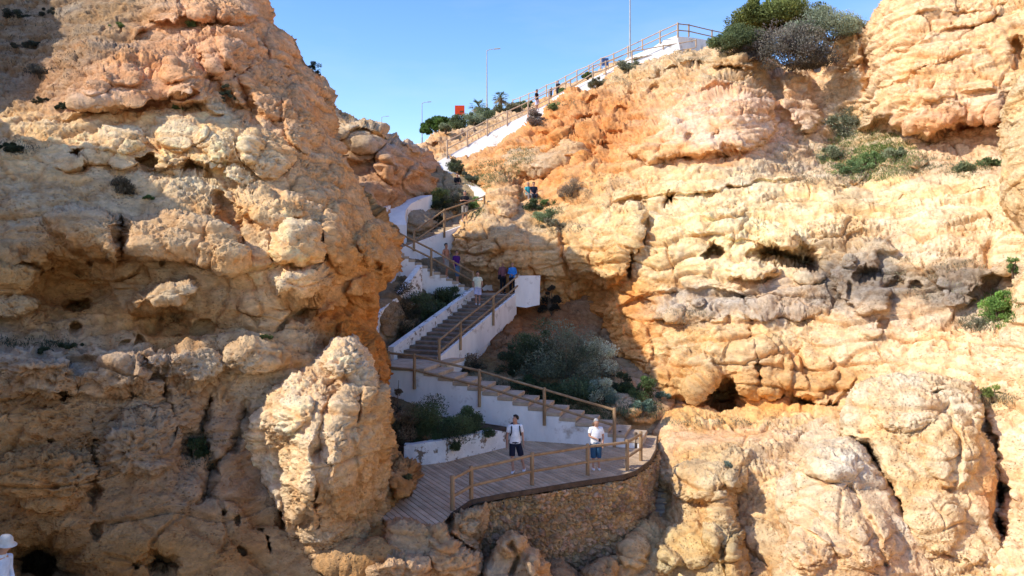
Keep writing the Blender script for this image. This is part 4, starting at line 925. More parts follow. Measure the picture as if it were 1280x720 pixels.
# fifth: path back to the left below the thin white wall
t = thing('landing', 'sunlit sandy platform beside the man in a black shirt', 'landing', (-2.2,46,8.75))
MB().prism([p+Vector((0,0,8.55)) for p in (Q1, Vector((-1.4,47,0)), Vector((-1.6,50,0)), Vector((-4.4,50,0)), Q1+qn*1.5)], (0,0,.2)).build('paving', M_STEP, t)
def wall_path(name, label, pts, thick, drop, mat, cat='parapet wall', side=1, batter=0.0):
    """white wall following points on its top"""
    m = MB(); pts = [Vector(p) for p in pts]; n_ = len(pts); b = 0
    for p, i in zip(pts, range(n_)):
        tt = (pts[min(i+1,n_-1)]-pts[max(i-1,0)]); tt.z = 0; tt.normalize(); nn = Vector((-tt.y, tt.x, 0))*side
        m.v += [p, p+nn*thick, p+nn*thick-Vector((0,0,drop)), p-nn*batter-Vector((0,0,drop))]
    for i in range(n_-1):
        for k in range(4): m.f.append((i*4+k, i*4+(k+1)%4, i*4+4+(k+1)%4, i*4+4+k))
    m.f += [(3,2,1,0), tuple(4*(n_-1)+k for k in range(4))]
    o = m.build(name, mat); kindset(o, None, label, cat); return o
wall_path('parapet', 'thin sunlit white wall slanting down behind the man in a black shirt', [P(546,203,57), P(553,211,55.6), P(562,218,54), P(575,226,52.2), P(590,234,50.6), P(607,244,48.6)], .6, 1.6, M_WHITE, batter=.15)
wall_path('parapet', 'broad curved white kerb wall at the foot of the shaded left hand rock', [P(487,281,43.4), P(484,272,44), P(487,262,45), P(495,255,46), P(508,250,47), P(525,244.5,48)], .95, 1.2, M_WHITE, side=-1)
wall_path('parapet', 'short white wall stub left of the broad curved kerb wall', [P(471,262,43.5), P(476,258,44.5), P(481,256,45.5)], .4, .6, M_WHITE, side=-1)
wall_path('parapet', 'narrow winding white wall beside the dark gap left of the bushes', [P(463,412,34), P(463,402,34.6), P(466,391,35.2), P(477,380,36), P(494,368,37.4), P(503,355,38.2), P(512,343,38.9), P(521,331,39.4)], .33, 1.4, M_WHITE_OLD, side=-1)
# dark path behind the narrow wall
wall_path('parapet', 'grey concrete edge of the hidden path beside the left cliff', [P(455,396,34.8), P(466,378,36), P(484,362,37.5), P(496,344,39), P(503,330,40)], .25, 1.0, M_CONC)
# planter wall at the back of the deck
wall_path('planter_wall', 'broken low whitewashed planter wall in front of the bushes on the boardwalk', [P(505,556,26), P(516,556,26), P(535,553,26.1), P(558,550,26.4), P(580,546,27), P(600,541,27.5), P(618,538,28), P(632,540,28.4)], .3, .75, M_WHITE_OLD, 'planter wall')

# long ramp at the top
ramp_pts = [(541,207,57.2),(548,201.5,57.6),(587,180,58),(620,161.5,58.2),(662,141,58.2),(708,118,58.4),(745,97,58.6),(790,78,59),(832,58,59.4),(847,47,59.6)]
rampv = [P(*q) for q in ramp_pts]
wall_path('ramp_wall', 'long bright white wall of the ramp climbing the hillside to the cliff top', rampv, .3, 3.4, M_WHITE, 'ramp wall', batter=1.5)
m = MB()
rv = [p+Vector((-.0,.3,-.45)) for p in rampv]
for i in range(len(rv)-1):
    a, b = rv[i], rv[i+1]; m.prism([a, b, b+Vector((-.6,2.2,0)), a+Vector((-.6,2.2,0))], (0,0,-.3))
o = m.build('ramp', M_STEP); kindset(o, 'structure')
# retaining wall above and behind the ramp (upper white strip)
wall_path('upper_wall', 'upper white wall below the skyline railing at the head of the ramp', [P(690,121,70), P(721,107,69.4), P(760,88,69), P(790,70,68.6), P(815,60,68.2), P(830,50,68), P(847,44,67.6)], .3, 1.6, M_WHITE, 'wall', batter=.5)
wall_path('wall', 'grey shaded end wall below the corner of the skyline railing', [P(847.5,45.5,67.2), P(866,47,69), P(884,50,71)], .3, 2.5, M_WHITE, 'wall')
def fp(px, pt, pb, Y): return (P(px,pb,Y), P(px,pt,Y))
def Yr(px): return float(np.interp(px, [q[0] for q in ramp_pts], [q[2] for q in ramp_pts]))-.05
lowf = [(559,175,198),(584,162,183),(609,149,170),(634,138,158),(660,126,145),(686,113,131),(713,99,116),(741,81,100),(757,76,94),(790,63,79),(829,56,62)]
railing('bleached log railing along the white ramp wall', [fp(a,b,c,Yr(a)) for a,b,c in lowf]+[fp(870,49,58,59.6)], .08, [.62], rtop=.042, rpost=.06, mat=M_WOOD_HI, group='bleached railings at the cliff top', nseg=7)
upf = [(641,124,140,95),(650,121,137,92),(661,116,131,89),(670,113,129,87),(683,105.5,121,84),(695,101,116,82),(707,94.5,111,80),(721,87,103,77.5),(736,81,96,75),(751,72,86,73),(767,66,80,71.5),(785,57,71,70),(803,48.5,63,69),(825,38,54,68),(847,28,47,67)]
railing('skyline log railing climbing to the corner at the cliff top', [fp(*q) for q in upf], .1, [.62], rtop=.048, rpost=.07, mat=M_WOOD_HI, group='bleached railings at the cliff top', nseg=7)
railing('dark log railing running away right from the cliff top corner', [fp(847.5,28.5,46,67.2), fp(861,30,46,69), fp(890,37,50,72.5), fp(905,40,52,74)], .08, [.62], rtop=.048, rpost=.07, group='bleached railings at the cliff top', nseg=7)
# plank seats with a blue board behind the rails
t = thing('notice_board', 'small blue notice board behind the railing near the head of the ramp', 'notice board', tuple(P(757,84,70)))
m = MB(); m.box(P(752.5,82,70), (.58,0,0), (0,.05,0), (0,0,.66)); 
M_BLUE = noisy('blue board', (.03,.06,.16), (.05,.09,.22), 3, 3, .5, .05); m.build('panel', M_BLUE, t)
M_RED = noisy('orange red board', (.52,.045,.012), (.60,.06,.016), 2, 3, .5, .05)
m = MB(); m.box(P(753,88,70.1), (.06,0,0), (0,.06,0), (0,0,.45)); m.box(P(760,88,70.1), (.06,0,0), (0,.06,0), (0,0,.45)); m.build('leg', M_STEEL, t)

# red sign
t = thing('red_sign', 'square orange red board on two short posts above the hill', 'sign', tuple(P(574,150,86)))
m = MB(); m.box(P(568.6,144,86), (1.03,0,0), (0,.08,0), (0,0,1.05)); m.build('panel', M_RED, t)
m = MB(); m.prism([P(574,140.5,85.97), P(576,138.4,85.97), P(577.5,138.8,85.97), P(579,138,85.97), P(579,140.2,85.97), P(577,140,85.97)], (0,.02,0)); m.build('emblem', M_DARK, t)
for x in (570.5, 576.5):
    m = MB(); m.tube([P(x,152,86.2), P(x,144,86.2)], .05, 8); m.build('post', M_STEEL, t)

# lamps
def lamp(px, pb, pt, Y, arm, label, head=True, tilt=.15):
    b = P(px, pb, Y); h = P(px, pt, Y); t = thing('street_lamp', label, 'street lamp', tuple(b), 'tall single arm street lamps on the cliff top')
    H = (h-b).length
    MB().tube([b, b+Vector((0,0,.9))], .11, 10).build('base', M_STEEL, t, smooth=True)
    MB().tube([b+Vector((0,0,.85)), h], [.085,.05], 10).build('pole', M_STEEL, t, smooth=True)
    MB().tube([h-Vector((0,0,.05)), h+Vector((arm*.25,0,tilt*.8)), h+Vector((arm*.6,0,tilt))], [.045,.04,.035], 8).build('arm', M_STEEL, t, smooth=True)
    m = MB(); s = 1 if arm > 0 else -1; q = h+Vector((arm*.55,0,tilt-.03)); L = abs(arm)*.45
    m.prism([q+Vector((0,-.13,0)), q+Vector((s*L,-.10,.04)), q+Vector((s*L,.10,.04)), q+Vector((0,.13,0))], (0,0,.09)); m.build('lamp_head', M_STEEL, t, bevel=.02)
    return t
lamp(608.5, 140, 63, 88, 1.5, 'tall grey street lamp standing beside the palms')
lamp(527.5, 180, 129, 112, 1.3, 'grey street lamp in front of the rounded pine')
lamp(477, 166, 146.5, 150, 1.4, 'small far street lamp just above the left hand rocks')
lamp(787.5, 77, -26, 69, 1.5, 'nearest grey lamp post rising out of the top of the photo beside the ramp')

# stone steps going down on the right of the masonry wall
t = thing('staircase', 'worn narrow rock steps going down beside the curved stone wall', 'staircase', tuple(P(835,570,29)))
for i in range(12):
    y0 = 563+i*7.6; Yc = 29.6-i*.26; p = P(818+max(0,10-i*2), y0, Yc); wd = 1.0-.02*i
    m = MB(); n_ = 7; 
    m.box(p+Vector((0,0,-.6)), (wd,random.uniform(-.1,.05),0), (0,.7,0), (0,0,.6)); o = m.build('step', M_STEP, t, bevel=.04)
# ------------------------------------------------------------------ people
def plain(name, c, rough=.8, var=.12):
    c1 = tuple(min(1, x*(1+var)) for x in c); c0 = tuple(x*(1-var) for x in c)
    return noisy(name, c0, c1, 9, 4, rough, .25, .01)
SKIN = plain('skin', (.46,.25,.17), .55); SKIN_TAN = plain('tanned skin', (.38,.18,.11), .55)
CL = dict(white=plain('white cotton', (.78,.78,.80)), navy=plain('navy cotton', (.012,.016,.035)), denim=plain('blue denim', (.035,.10,.19)), black=plain('black cotton', (.012,.012,.016)),
          purple=plain('purple cotton', (.07,.015,.14)), blue=plain('sky blue cotton', (.05,.24,.62)), pale=plain('pale yellow cotton', (.72,.72,.52)), lilac=plain('pale lilac cotton', (.52,.52,.68)),
          greyblue=plain('washed blue cotton', (.10,.17,.26)), khaki=plain('grey khaki cotton', (.30,.27,.24)), rust=plain('plum cotton', (.20,.08,.09)), teal=plain('teal cotton', (.04,.38,.42)), hat=plain('cream hat cotton', (.55,.50,.44)), lightblue=plain('pale blue cotton', (.50,.56,.68)))
HAIR = dict(dark=plain('dark hair', (.02,.013,.01), .6), grey=plain('grey hair', (.40,.38,.36), .6), blond=plain('blond hair', (.60,.45,.22), .6), brown=plain('brown hair', (.07,.04,.02), .6))
M_EYE = plain('eye', (.02,.02,.02), .3); M_LIP = plain('lips', (.35,.12,.10), .5); M_SOLE = plain('shoe white', (.70,.70,.70))

def skin_mesh(verts, edges, sub=1):
    me = bpy.data.meshes.new('body'); me.from_pydata([v[0] for v in verts], edges, [])
    o = bpy.data.objects.new('tmp', me); C.objects.link(o)
    o.modifiers.new('s', 'SKIN'); 
    for i, v in enumerate(verts):
        r = v[1]; r = (r, r) if not hasattr(r, '__len__') else r
        me.skin_vertices[0].data[i].radius = r
    me.skin_vertices[0].data[0].use_root = True
    o.modifiers['s'].use_smooth_shade = True
    sb = o.modifiers.new('b', 'SUBSURF'); sb.levels = sub; sb.render_levels = sub
    dg = bpy.context.evaluated_depsgraph_get(); dg.update()
    out = bpy.data.meshes.new_from_object(o.evaluated_get(dg), depsgraph=dg)
    bpy.data.objects.remove(o); bpy.data.meshes.remove(me)
    out.polygons.foreach_set('use_smooth', [True]*len(out.polygons))
    return out

def loft(m, rings, n=14, cap0=False, cap1=False):
    """rings: (centre, rx, ry, axis_x, axis_y)"""
    b = len(m.v)
    for c, rx, ry, ax, ay in rings:
        for k in range(n):
            a = 2*math.pi*k/n; f = 1+.03*math.sin(3*a+c[2]*20)
            m.v.append(Vector(c)+Vector(ax)*math.cos(a)*rx*f+Vector(ay)*math.sin(a)*ry*f)
    for i in range(len(rings)-1):
        for k in range(n): m.f.append((b+i*n+k, b+i*n+(k+1)%n, b+(i+1)*n+(k+1)%n, b+(i+1)*n+k))
    if cap0: m.f.append(tuple(b+k for k in range(n)))
    if cap1: m.f.append(tuple(b+(len(rings)-1)*n+k for k in range(n)))

def limb(m, pts, rad, n=10):
    m.tube([Vector(p) for p in pts], rad, n, cap=True)

def person(label, loc, yaw=0, H=1.75, pose=None, top='white', bottom='navy', sleeve='short', legs='shorts', hair='dark', skin=None, shoes='white', female=False, hairlen=0, extras=(), group=None, seated=False, build=1.0):
    J = dict(pel=(0,0,.95), wai=(0,0,1.10), che=(0,-.01,1.28), upc=(0,.005,1.42), nec=(0,0,1.50), hb=(0,-.015,1.57), hm=(0,-.02,1.655), ht=(0,-.005,1.735),
             shL=(-.165,.005,1.415), elL=(-.215,.02,1.14), wrL=(-.22,-.06,.90), shR=(.165,.005,1.415), elR=(.215,.02,1.14), wrR=(.22,-.06,.90),
             hiL=(-.085,0,.90), knL=(-.095,-.02,.50), anL=(-.10,.01,.085), hiR=(.085,0,.90), knR=(.095,-.02,.50), anR=(.10,.01,.085), face=(0,-1,0), foL=(0,-1,0), foR=(0,-1,0))
    if female:
        J['shL'] = (-.145,.005,1.405); J['shR'] = (.145,.005,1.405)
    if pose: J.update(pose)
    s = H/1.75; V = {k: Vector(v) for k, v in J.items()}
    w = build
    fdir = Vector(J['face']).normalized()
    root = thing('person', label, 'person', (0,0,0), group)
    vs, es = [], []
    def add(p, r, prev=None):
        vs.append((tuple(p), r)); i = len(vs)-1
        if prev is not None: es.append((prev, i))
        return i
    pel = add(V['pel'], (.125*w,.10*w)); wai = add(V['wai'], (.115*w,.09*w), pel); che = add(V['che'], (.135*w,.10*w), wai); upc = add(V['upc'], (.10,.075), che)
    nec = add(V['nec'], .053, upc); hb = add(V['hb']+fdir*.01, .062, nec); hm = add(V['hm'], (.078,.092), hb); add(V['ht'], (.062,.074), hm)
    fw = V['hm']+fdir*.088-Vector((0,0,.015)); add(fw+Vector((0,0,-.005)), .016, hm)          # nose
    side = Vector((-fdir.y, fdir.x, 0)).normalized()
    for q in (-1,1): add(V['hm']+side*q*.088-Vector((0,0,.01)), .016, hm)                     # ears
    for S in ('L','R'):
        q = -1 if S == 'L' else 1
        a = add(V['sh'+S], .056*w, upc); b = add(V['sh'+S].lerp(V['el'+S], .5), .046*w, a); c = add(V['el'+S], .038, b); d = add(V['el'+S].lerp(V['wr'+S], .45), .037, c); e = add(V['wr'+S], .025, d)
        hd = (V['wr'+S]-V['el'+S]).normalized(); palm = V['wr'+S]+hd*.055; g = add(palm, (.032,.022), e)
        ax = hd.cross(Vector((0,1,0)) if abs(hd.y) < .8 else Vector((1,0,0))).normalized(); bx = ax.cross(hd).normalized()
        for i, (o, L) in enumerate(((-.030,.058),(-.010,.070),(.010,.072),(.029,.062))):
            k1 = palm+bx*o*.95+hd*.035; k2 = k1+hd*L*.55+ax*.006*q; k3 = k2+hd*L*.35+ax*.02*q
            f1 = add(k1, .010, g); f2 = add(k2, .0085, f1); add(k3, .0075, f2)
        t1 = add(V['wr'+S]+hd*.03-bx*.034, .011, g); add(V['wr'+S]+hd*.065-bx*.056+ax*.01*q, .009, t1)
        a = add(V['hi'+S], .088*w, pel); b = add(V['hi'+S].lerp(V['kn'+S], .5), .074*w, a); c = add(V['kn'+S], .054, b); d = add(V['kn'+S].lerp(V['an'+S], .35)+Vector((0,.012,0)), .053, c); e = add(V['an'+S], .034, d)
        ft = Vector(J['fo'+S]).normalized()
        h_ = add(V['an'+S]-ft*.035-Vector((0,0,.045)), .032, e); add(V['an'+S]+ft*.10-Vector((0,0,.052)), .030, e)
    me = skin_mesh(vs, es); me.materials.append(skin or SKIN); body = bpy.data.objects.new('body', me); C.objects.link(body); body.parent = root
    # --- shirt
    hipdir = (V['hiR']-V['hiL']).normalized(); shdir = (V['shR']-V['shL']).normalized()
    def ring(c, rx, ry, up=None, xa=None):
        xa = (xa or hipdir); up = (up or Vector((0,0,1))).normalized(); ya = up.cross(xa).normalized(); xa = ya.cross(up).normalized(); return (c, rx, ry, xa, ya)
    if top:
        m = MB(); u1 = (V['wai']-V['pel']); u2 = (V['upc']-V['wai']); g = 1.06*w
        loft(m, [ring(V['pel']-u1*.25, .165*g, .125*g, u1), ring(V['pel'].lerp(V['wai'],.5), .155*g, .122*g, u1), ring(V['wai'], .148*g, .12*g, u2), ring(V['che'], .168*g, .13*g, u2, shdir), ring(V['che'].lerp(V['upc'],.6), .172*g, .118, u2, shdir), ring(V['upc']+Vector((0,0,.03)), .135, .088, u2, shdir), ring(V['nec']-Vector((0,0,.015)), .068, .068, u2, shdir)])
        for S in ('L','R'):
            A, B, D = V['sh'+S], V['el'+S], V['wr'+S]
            inn = V['upc'].lerp(A, .55)
            if sleeve == 'short': limb(m, [inn, A, A.lerp(B,.55), A.lerp(B,.62)], [.075,.075*w,.068*w,.066*w])
            elif sleeve == 'long': limb(m, [inn, A, A.lerp(B,.5), B, B.lerp(D,.5), B.lerp(D,.93)], [.075,.074*w,.062,.056,.050,.042])
            else: limb(m, [inn, A.lerp(inn,.15)], [.07,.06])
        m.build('shirt', CL[top], root, smooth=True)
    if bottom:
        m = MB(); u1 = (V['wai']-V['pel']); g = 1.03*w
        loft(m, [ring(V['pel'].lerp(V['wai'],.35), .147*g, .115*g, u1), ring(V['pel'], .165*g, .13*g, u1), ring((V['hiL']+V['hiR'])/2-Vector((0,0,.03)), .168*g, .125*g, u1), ring((V['hiL']+V['hiR'])/2-Vector((0,0,.09)), .10*g, .09*g, u1)], cap1=True)
        for S in ('L','R'):
            A, B, D = V['hi'+S], V['kn'+S], V['an'+S]
            if legs == 'shorts': limb(m, [A, A.lerp(B,.4), A.lerp(B,.92)], [.10*w,.098*w,.094*w])
            elif legs == 'capri': limb(m, [A, A.lerp(B,.5), B, B.lerp(D,.18)], [.10*w,.092*w,.080*w,.078*w])
            elif legs == 'skirt': limb(m, [A, A.lerp(B,.5), B.lerp(A,.1)], [.11*w,.12*w,.13*w])
            else: limb(m, [A, A.lerp(B,.5), B, B.lerp(D,.5), B.lerp(D,.96)], [.10*w,.088*w,.070,.066,.058])
        m.build('trousers' if legs == 'long' else 'shorts', CL[bottom], root, smooth=True)
    # --- shoes
    for S in ('L','R'):
        A = V['an'+S]; ft = Vector(J['fo'+S]).normalized(); sd = Vector((-ft.y, ft.x, 0)); m = MB(); zb = A.z-.085
        loft(m, [ (A-ft*.085+Vector((0,0,-.05)), .012, .02, sd, (0,0,1)), (A-ft*.07+Vector((0,0,-.045)), .038, .038, sd, (0,0,1)), (A+Vector((0,0,-.035)), .043, .048, sd, (0,0,1)), (A+ft*.07+Vector((0,0,-.05)), .048, .034, sd, (0,0,1)), (A+ft*.15+Vector((0,0,-.055)), .045, .028, sd, (0,0,1)), (A+ft*.185+Vector((0,0,-.06)), .02, .015, sd, (0,0,1))], 10, True, True)
        m.build('shoe', M_SOLE if shoes == 'white' else CL['black'], root, smooth=True)
    # --- hair: shell over the skull, open at the face
    def headshell(scale, cut, name, mat, drop=0.0):
        m = MB(); n, k = 18, 10; c = V['hm']+Vector((0,0,.015))-fdir*.008; b = len(m.v); ids = {}
        up = Vector((0,0,1))
        for j in range(k+1):
            th = math.pi*j/k*.78
            for i in range(n):
                a = 2*math.pi*i/n; d = fdir*math.cos(a)+side*math.sin(a)
                lim = 1.0
                fr = math.cos(a)
                # stop the shell at the hairline on the face side
                tmax = cut if fr > .45 else (math.pi*.60+drop if fr < .1 else math.pi*.46)
                t_ = min(th, tmax)
                r = Vector((0,0,1))*math.cos(t_)*.112*scale + (fdir*math.cos(a)*.108+side*math.sin(a)*.090)*math.sin(t_)*scale*(1+.03*random.random())
                if drop and fr < .1 and th > math.pi*.5: r += Vector((0,0,-drop*.12*(th/math.pi-.5)*8))
                m.v.append(c+r)
        for j in range(k):
            for i in range(n): m.f.append((j*n+i, j*n+(i+1)%n, (j+1)*n+(i+1)%n, (j+1)*n+i))
        return m.build(name, mat, root, smooth=True)
    if hair: headshell(1.03, math.pi*.26, 'hair', HAIR[hair], hairlen)
    # --- eyes, mouth
    m = MB()
    for q in (-1,1):
        e = V['hm']+fdir*.083+side*q*.031+Vector((0,0,.012)); m2 = MB(); loft(m2, [(e-side*.011, .002,.002, fdir, (0,0,1)), (e, .006,.006, fdir, (0,0,1)), (e+side*.011, .002,.002, fdir, (0,0,1))], 6, True, True); m2.build('eye', M_EYE, root)
    e = V['hm']+fdir*.078-Vector((0,0,.058)); m2 = MB(); loft(m2, [(e-side*.022, .002,.002, fdir, (0,0,1)), (e, .006,.006, fdir, (0,0,1)), (e+side*.022, .002,.002, fdir, (0,0,1))], 6, True, True); m2.build('mouth', M_LIP, root)
    ctx = dict(root=root, V=V, fdir=fdir, side=side, w=w)
    for e in extras: e(ctx)
    root.location = loc; root.rotation_euler = (0,0,math.radians(yaw)); root.scale = (s,s,s)
    for c in root.children: c.matrix_parent_inverse = Matrix.Identity(4)
    return root

def x_backpack(ctx):
    V = ctx['V']; r = ctx['root']; b = V['che']+Vector((0,.19,.03)); m = MB()
    loft(m, [(b-Vector((0,0,.20)), .11,.05,(1,0,0),(0,1,0)), (b-Vector((0,0,.17)), .145,.085,(1,0,0),(0,1,0)), (b, .15,.095,(1,0,0),(0,1,0)), (b+Vector((0,0,.13)), .14,.08,(1,0,0),(0,1,0)), (b+Vector((0,0,.19)), .09,.04,(1,0,0),(0,1,0))], 14, True, True)
    o = m.build('backpack', CL['navy'], r, smooth=True)
    for q in (-1,1):
        m = MB(); m.tube([b+Vector((q*.11,-.04,.14)), V['upc']+Vector((q*.12,.02,.065)), V['upc']+Vector((q*.125,-.105,-.02)), V['che']+Vector((q*.135,-.135,-.02)), V['che']+Vector((q*.165,-.05,-.13)), b+Vector((q*.14,-.02,-.12))], .020, 6); m.build('strap', CL['navy'], r, smooth=True)
def x_phone(ctx):
    V = ctx['V']; p = (V['wrL']+V['wrR'])/2+Vector((0,-.09,.03)); m = MB(); m.box(p-Vector((.04,0,.03)), (.08,0,0), (0,.012,.0), (0,-.02,.12)); m.build('phone', CL['black'], ctx['root'])
def x_brim(ctx):
    V = ctx['V']; f = ctx['fdir']; sd = ctx['side']; c = V['hm']+Vector((0,0,.045)); m = MB(); n = 24
    ring = lambda r, dz: [c+(f*math.cos(2*math.pi*k/n)*r*1.12+sd*math.sin(2*math.pi*k/n)*r)+Vector((0,0,dz)) for k in range(n)]
    R = [ring(.155,-.04), ring(.105,.0), ring(.098,.07), ring(.075,.105), ring(.02,.12)]
    for r in R: m.v += r
    for i in range(len(R)-1):
        for k in range(n): m.f.append((i*n+k, i*n+(k+1)%n, (i+1)*n+(k+1)%n, (i+1)*n+k))
    m.f.append(tuple((len(R)-1)*n+k for k in range(n)))
    m.build('sun_hat', CL['hat'], ctx['root'], smooth=True)
def x_bag(ctx):
    V = ctx['V']; m = MB(); p = V['pel']+Vector((-.20,-.02,.0)); m.box(p-Vector((.06,.12,.16)), (.12,0,0), (0,.24,0), (0,0,.26)); m.build('shoulder_bag', CL['black'], ctx['root'], bevel=.02)
def x_glasses(ctx):
    V = ctx['V']; f = ctx['fdir']; sd = ctx['side']; m = MB(); c = V['hm']+f*.092+Vector((0,0,.095))
    m.box(c-sd*.06-Vector((0,0,.015)), sd*.12, f*-.02, (0,0,.03)); m.build('sunglasses', CL['black'], ctx['root'])

def floor_at(px, py, z): return z0(px, py, z)
# man walking across the boardwalk, looking left
q = z0(644,591)
person('man in a white t-shirt and navy shorts with a backpack walking on the boardwalk', (q.x,q.y,0), 8, 1.80,
    pose=dict(hiL=(-.085,0,.90), knL=(-.10,-.03,.50), anL=(-.06,.02,.085), hiR=(.085,0,.90), knR=(.19,.03,.50), anR=(.30,.13,.10), elL=(-.24,.03,1.14), wrL=(-.25,-.03,.88), elR=(.235,.05,1.14), wrR=(.25,.02,.89), face=(-.95,-.35,0), foL=(-.4,-1,0), foR=(-.3,-1,0), nec=(0,0,1.50)),
    top='white', bottom='navy', hair='dark', extras=[x_backpack])
q = z0(745,587)
person('grey haired woman in white blouse and denim shorts looking at her phone on the boardwalk', (q.x,q.y,0), 5, 1.62,
    pose=dict(nec=(0,-.02,1.50), hb=(0,-.055,1.56), hm=(0,-.085,1.635), ht=(0,-.09,1.715), face=(.15,-1,-.45), shL=(-.16,.0,1.405), shR=(.16,.0,1.405), elL=(-.25,-.04,1.17), wrL=(-.07,-.26,1.13), elR=(.26,.02,1.14), wrR=(.19,-.22,.93)),
    top='white', bottom='denim', legs='capri', hair='grey', female=True, build=1.2, extras=[x_phone])
# woman coming down the second flight
def on_flight(px, py, Y): v = P(px, py, Y); return (v.x, v.y, v.z)
def stair2(t, off): 
    q = R0.lerp(R1, t)+rn*off; n_ = 16; i = min(n_-1, int(t*n_)); return (q.x, q.y, 2.5+(4.85-2.5)/16*(i+1))
person('woman in a pale yellow top and lilac shorts coming down the second staircase', stair2(.80, 1.25), 0, 1.62,
    pose=dict(knL=(-.09,-.10,.52), anL=(-.08,-.05,.10), elL=(-.24,.0,1.16), wrL=(-.19,-.10,.93), elR=(.24,.0,1.16), wrR=(.22,-.08,.92)), top='pale', bottom='lilac', hair='brown', female=True, build=1.15, hairlen=.5)
person('dark haired person in a plum top and black trousers on the upper landing', (-.47,41.2,4.85), 20, 1.66, pose=dict(wrR=(.08,-.20,1.05)), top='rust', bottom='black', legs='long', hair='dark', shoes='black', female=True, sleeve='long', extras=[x_bag])
person('blond woman in a sky blue jacket and black trousers on the upper landing', (.02,41.0,4.85), -10, 1.62, pose=dict(wrL=(-.05,-.20,1.10), wrR=(.06,-.20,1.05), elL=(-.22,.0,1.15), elR=(.22,.0,1.15)), top='blue', bottom='black', legs='long', hair='blond', shoes='black', female=True, sleeve='long', hairlen=.4)
def stair3(px, off):
    t = (px-599)/(498-599.); q = T0.lerp(T1, t)+tn*off; i = min(12, int(t*13)); return (q.x, q.y, 4.88+(6.95-4.88)/13*(i+1))
person('bare chested man in grey shorts walking down the third staircase', stair3(563,.7), 50, 1.76, pose=dict(anL=(-.09,-.14,.04), knL=(-.09,-.16,.48), anR=(.09,.12,.10), nec=(0,-.01,1.50)), top=None, bottom='khaki', hair='dark', skin=SKIN_TAN)
person('man in a purple t-shirt and washed blue shorts on the third staircase', stair3(577,.8), 50, 1.72, pose=dict(anL=(-.09,-.12,.05), knL=(-.09,-.14,.48)), top='purple', bottom='greyblue', hair='brown', build=1.1, legs='capri')
v = P(581,277,45.6)
person('man in a black t-shirt holding his camera at the head of the fourth staircase', (v.x,v.y,8.75), 0, 1.74, pose=dict(elL=(-.25,-.02,1.18), wrL=(-.07,-.24,1.22), elR=(.25,-.02,1.18), wrR=(.07,-.24,1.20), anL=(-.14,.0,.085)), top='black', bottom='khaki', hair='grey', extras=[x_phone])
v = P(571,238,51.5)
person('person in black crouching beside the thin sunlit white wall', (v.x,v.y,v.z-.1), 20, 1.7, pose=dict(pel=(0,.12,.42), wai=(0,.06,.58), che=(0,-.02,.76), upc=(0,-.06,.90), nec=(0,-.08,.98), hb=(0,-.10,1.05), hm=(0,-.11,1.13), ht=(0,-.10,1.21), shL=(-.16,-.06,.90), shR=(.16,-.06,.90), elL=(-.2,-.22,.70), wrL=(-.08,-.36,.60), elR=(.2,-.22,.70), wrR=(.08,-.36,.60), hiL=(-.09,.10,.38), hiR=(.09,.10,.38), knL=(-.13,-.26,.46), knR=(.13,-.26,.46), anL=(-.12,-.10,.085), anR=(.12,-.10,.085)), top='black', bottom='black', legs='long', hair='dark', sleeve='long', shoes='black')
# couple sitting on the ledge
SEAT = dict(pel=(0,.05,.50), wai=(0,.04,.65), che=(0,.0,.84), upc=(0,-.01,.98), nec=(0,-.02,1.06), hb=(0,-.03,1.13), hm=(0,-.04,1.21), ht=(0,-.03,1.29), shL=(-.16,-.01,.97), shR=(.16,-.01,.97), elL=(-.21,-.06,.72), wrL=(-.12,-.26,.60), elR=(.21,-.06,.72), wrR=(.12,-.26,.60), hiL=(-.09,.02,.48), hiR=(.09,.02,.48), knL=(-.11,-.40,.50), knR=(.11,-.40,.50), anL=(-.11,-.42,.085), anR=(.11,-.42,.085))
v = P(667,244,48.6)
person('person in a navy top sitting on the wooden bench on the rocky ledge', (v.x,v.y,v.z-.48), 10, 1.7, pose=SEAT, top='navy', bottom='navy', legs='long', hair='brown', sleeve='short', build=1.15)
v = P(660,243,48.6)
person('person in a teal top sitting on the left end of the bench on the ledge', (v.x,v.y,v.z-.48), 20, 1.6, pose=SEAT, top='teal', bottom='khaki', legs='long', hair='grey', sleeve='short', female=True)
t = thing('bench', 'pale plank bench on the rocky ledge under the seated pair', 'bench', tuple(P(668,246,48.6)))
m = MB(); m.box(P(658,245.2,48.4), (1.35,0,0), (0,.42,0), (0,0,.055)); m.build('seat', M_WOOD_HI, t)
for px in (661, 683):
    m = MB(); m.box(P(px,255,48.5), (.09,0,0), (0,.3,0), (0,0,.465)); m.build('leg', M_WOOD_HI, t)
# walkers at the top
v = P(671,131,60.5)
person('walker in a dark top on the ramp beside the bleached railing', (v.x,v.y,v.z-.55), 60, 1.7, top='black', bottom='lilac', hair='brown', skin=SKIN_TAN, female=True, legs='shorts')
v = P(697.5,116,76)
person('distant walker in black seen through the skyline railing', (v.x,v.y,v.z-.6), -40, 1.75, top='black', bottom='navy', hair='grey', legs='long')
v = P(689,118,76)
person('small distant child in dark clothes left of the walker in black', (v.x,v.y,v.z-.4), -40, 1.1, top='navy', bottom='black', hair='brown', legs='long')
# man at the lower left
v = P(-1,680,13.6)
person('man in a cream sun hat and pale blue shirt at the lower left corner', (v.x,v.y,v.z-1.62), 75, 1.75, top='lightblue', bottom='khaki', legs='long', hair='grey', sleeve='long', shoes='black', extras=[x_brim], pose=dict(nec=(0,-.06,1.48), hm=(0,-.15,1.625), hb=(0,-.11,1.545), ht=(0,-.14,1.70), upc=(0,-.02,1.37), shL=(-.165,-.02,1.34), shR=(.165,-.02,1.34), face=(0,-1,-.15)))
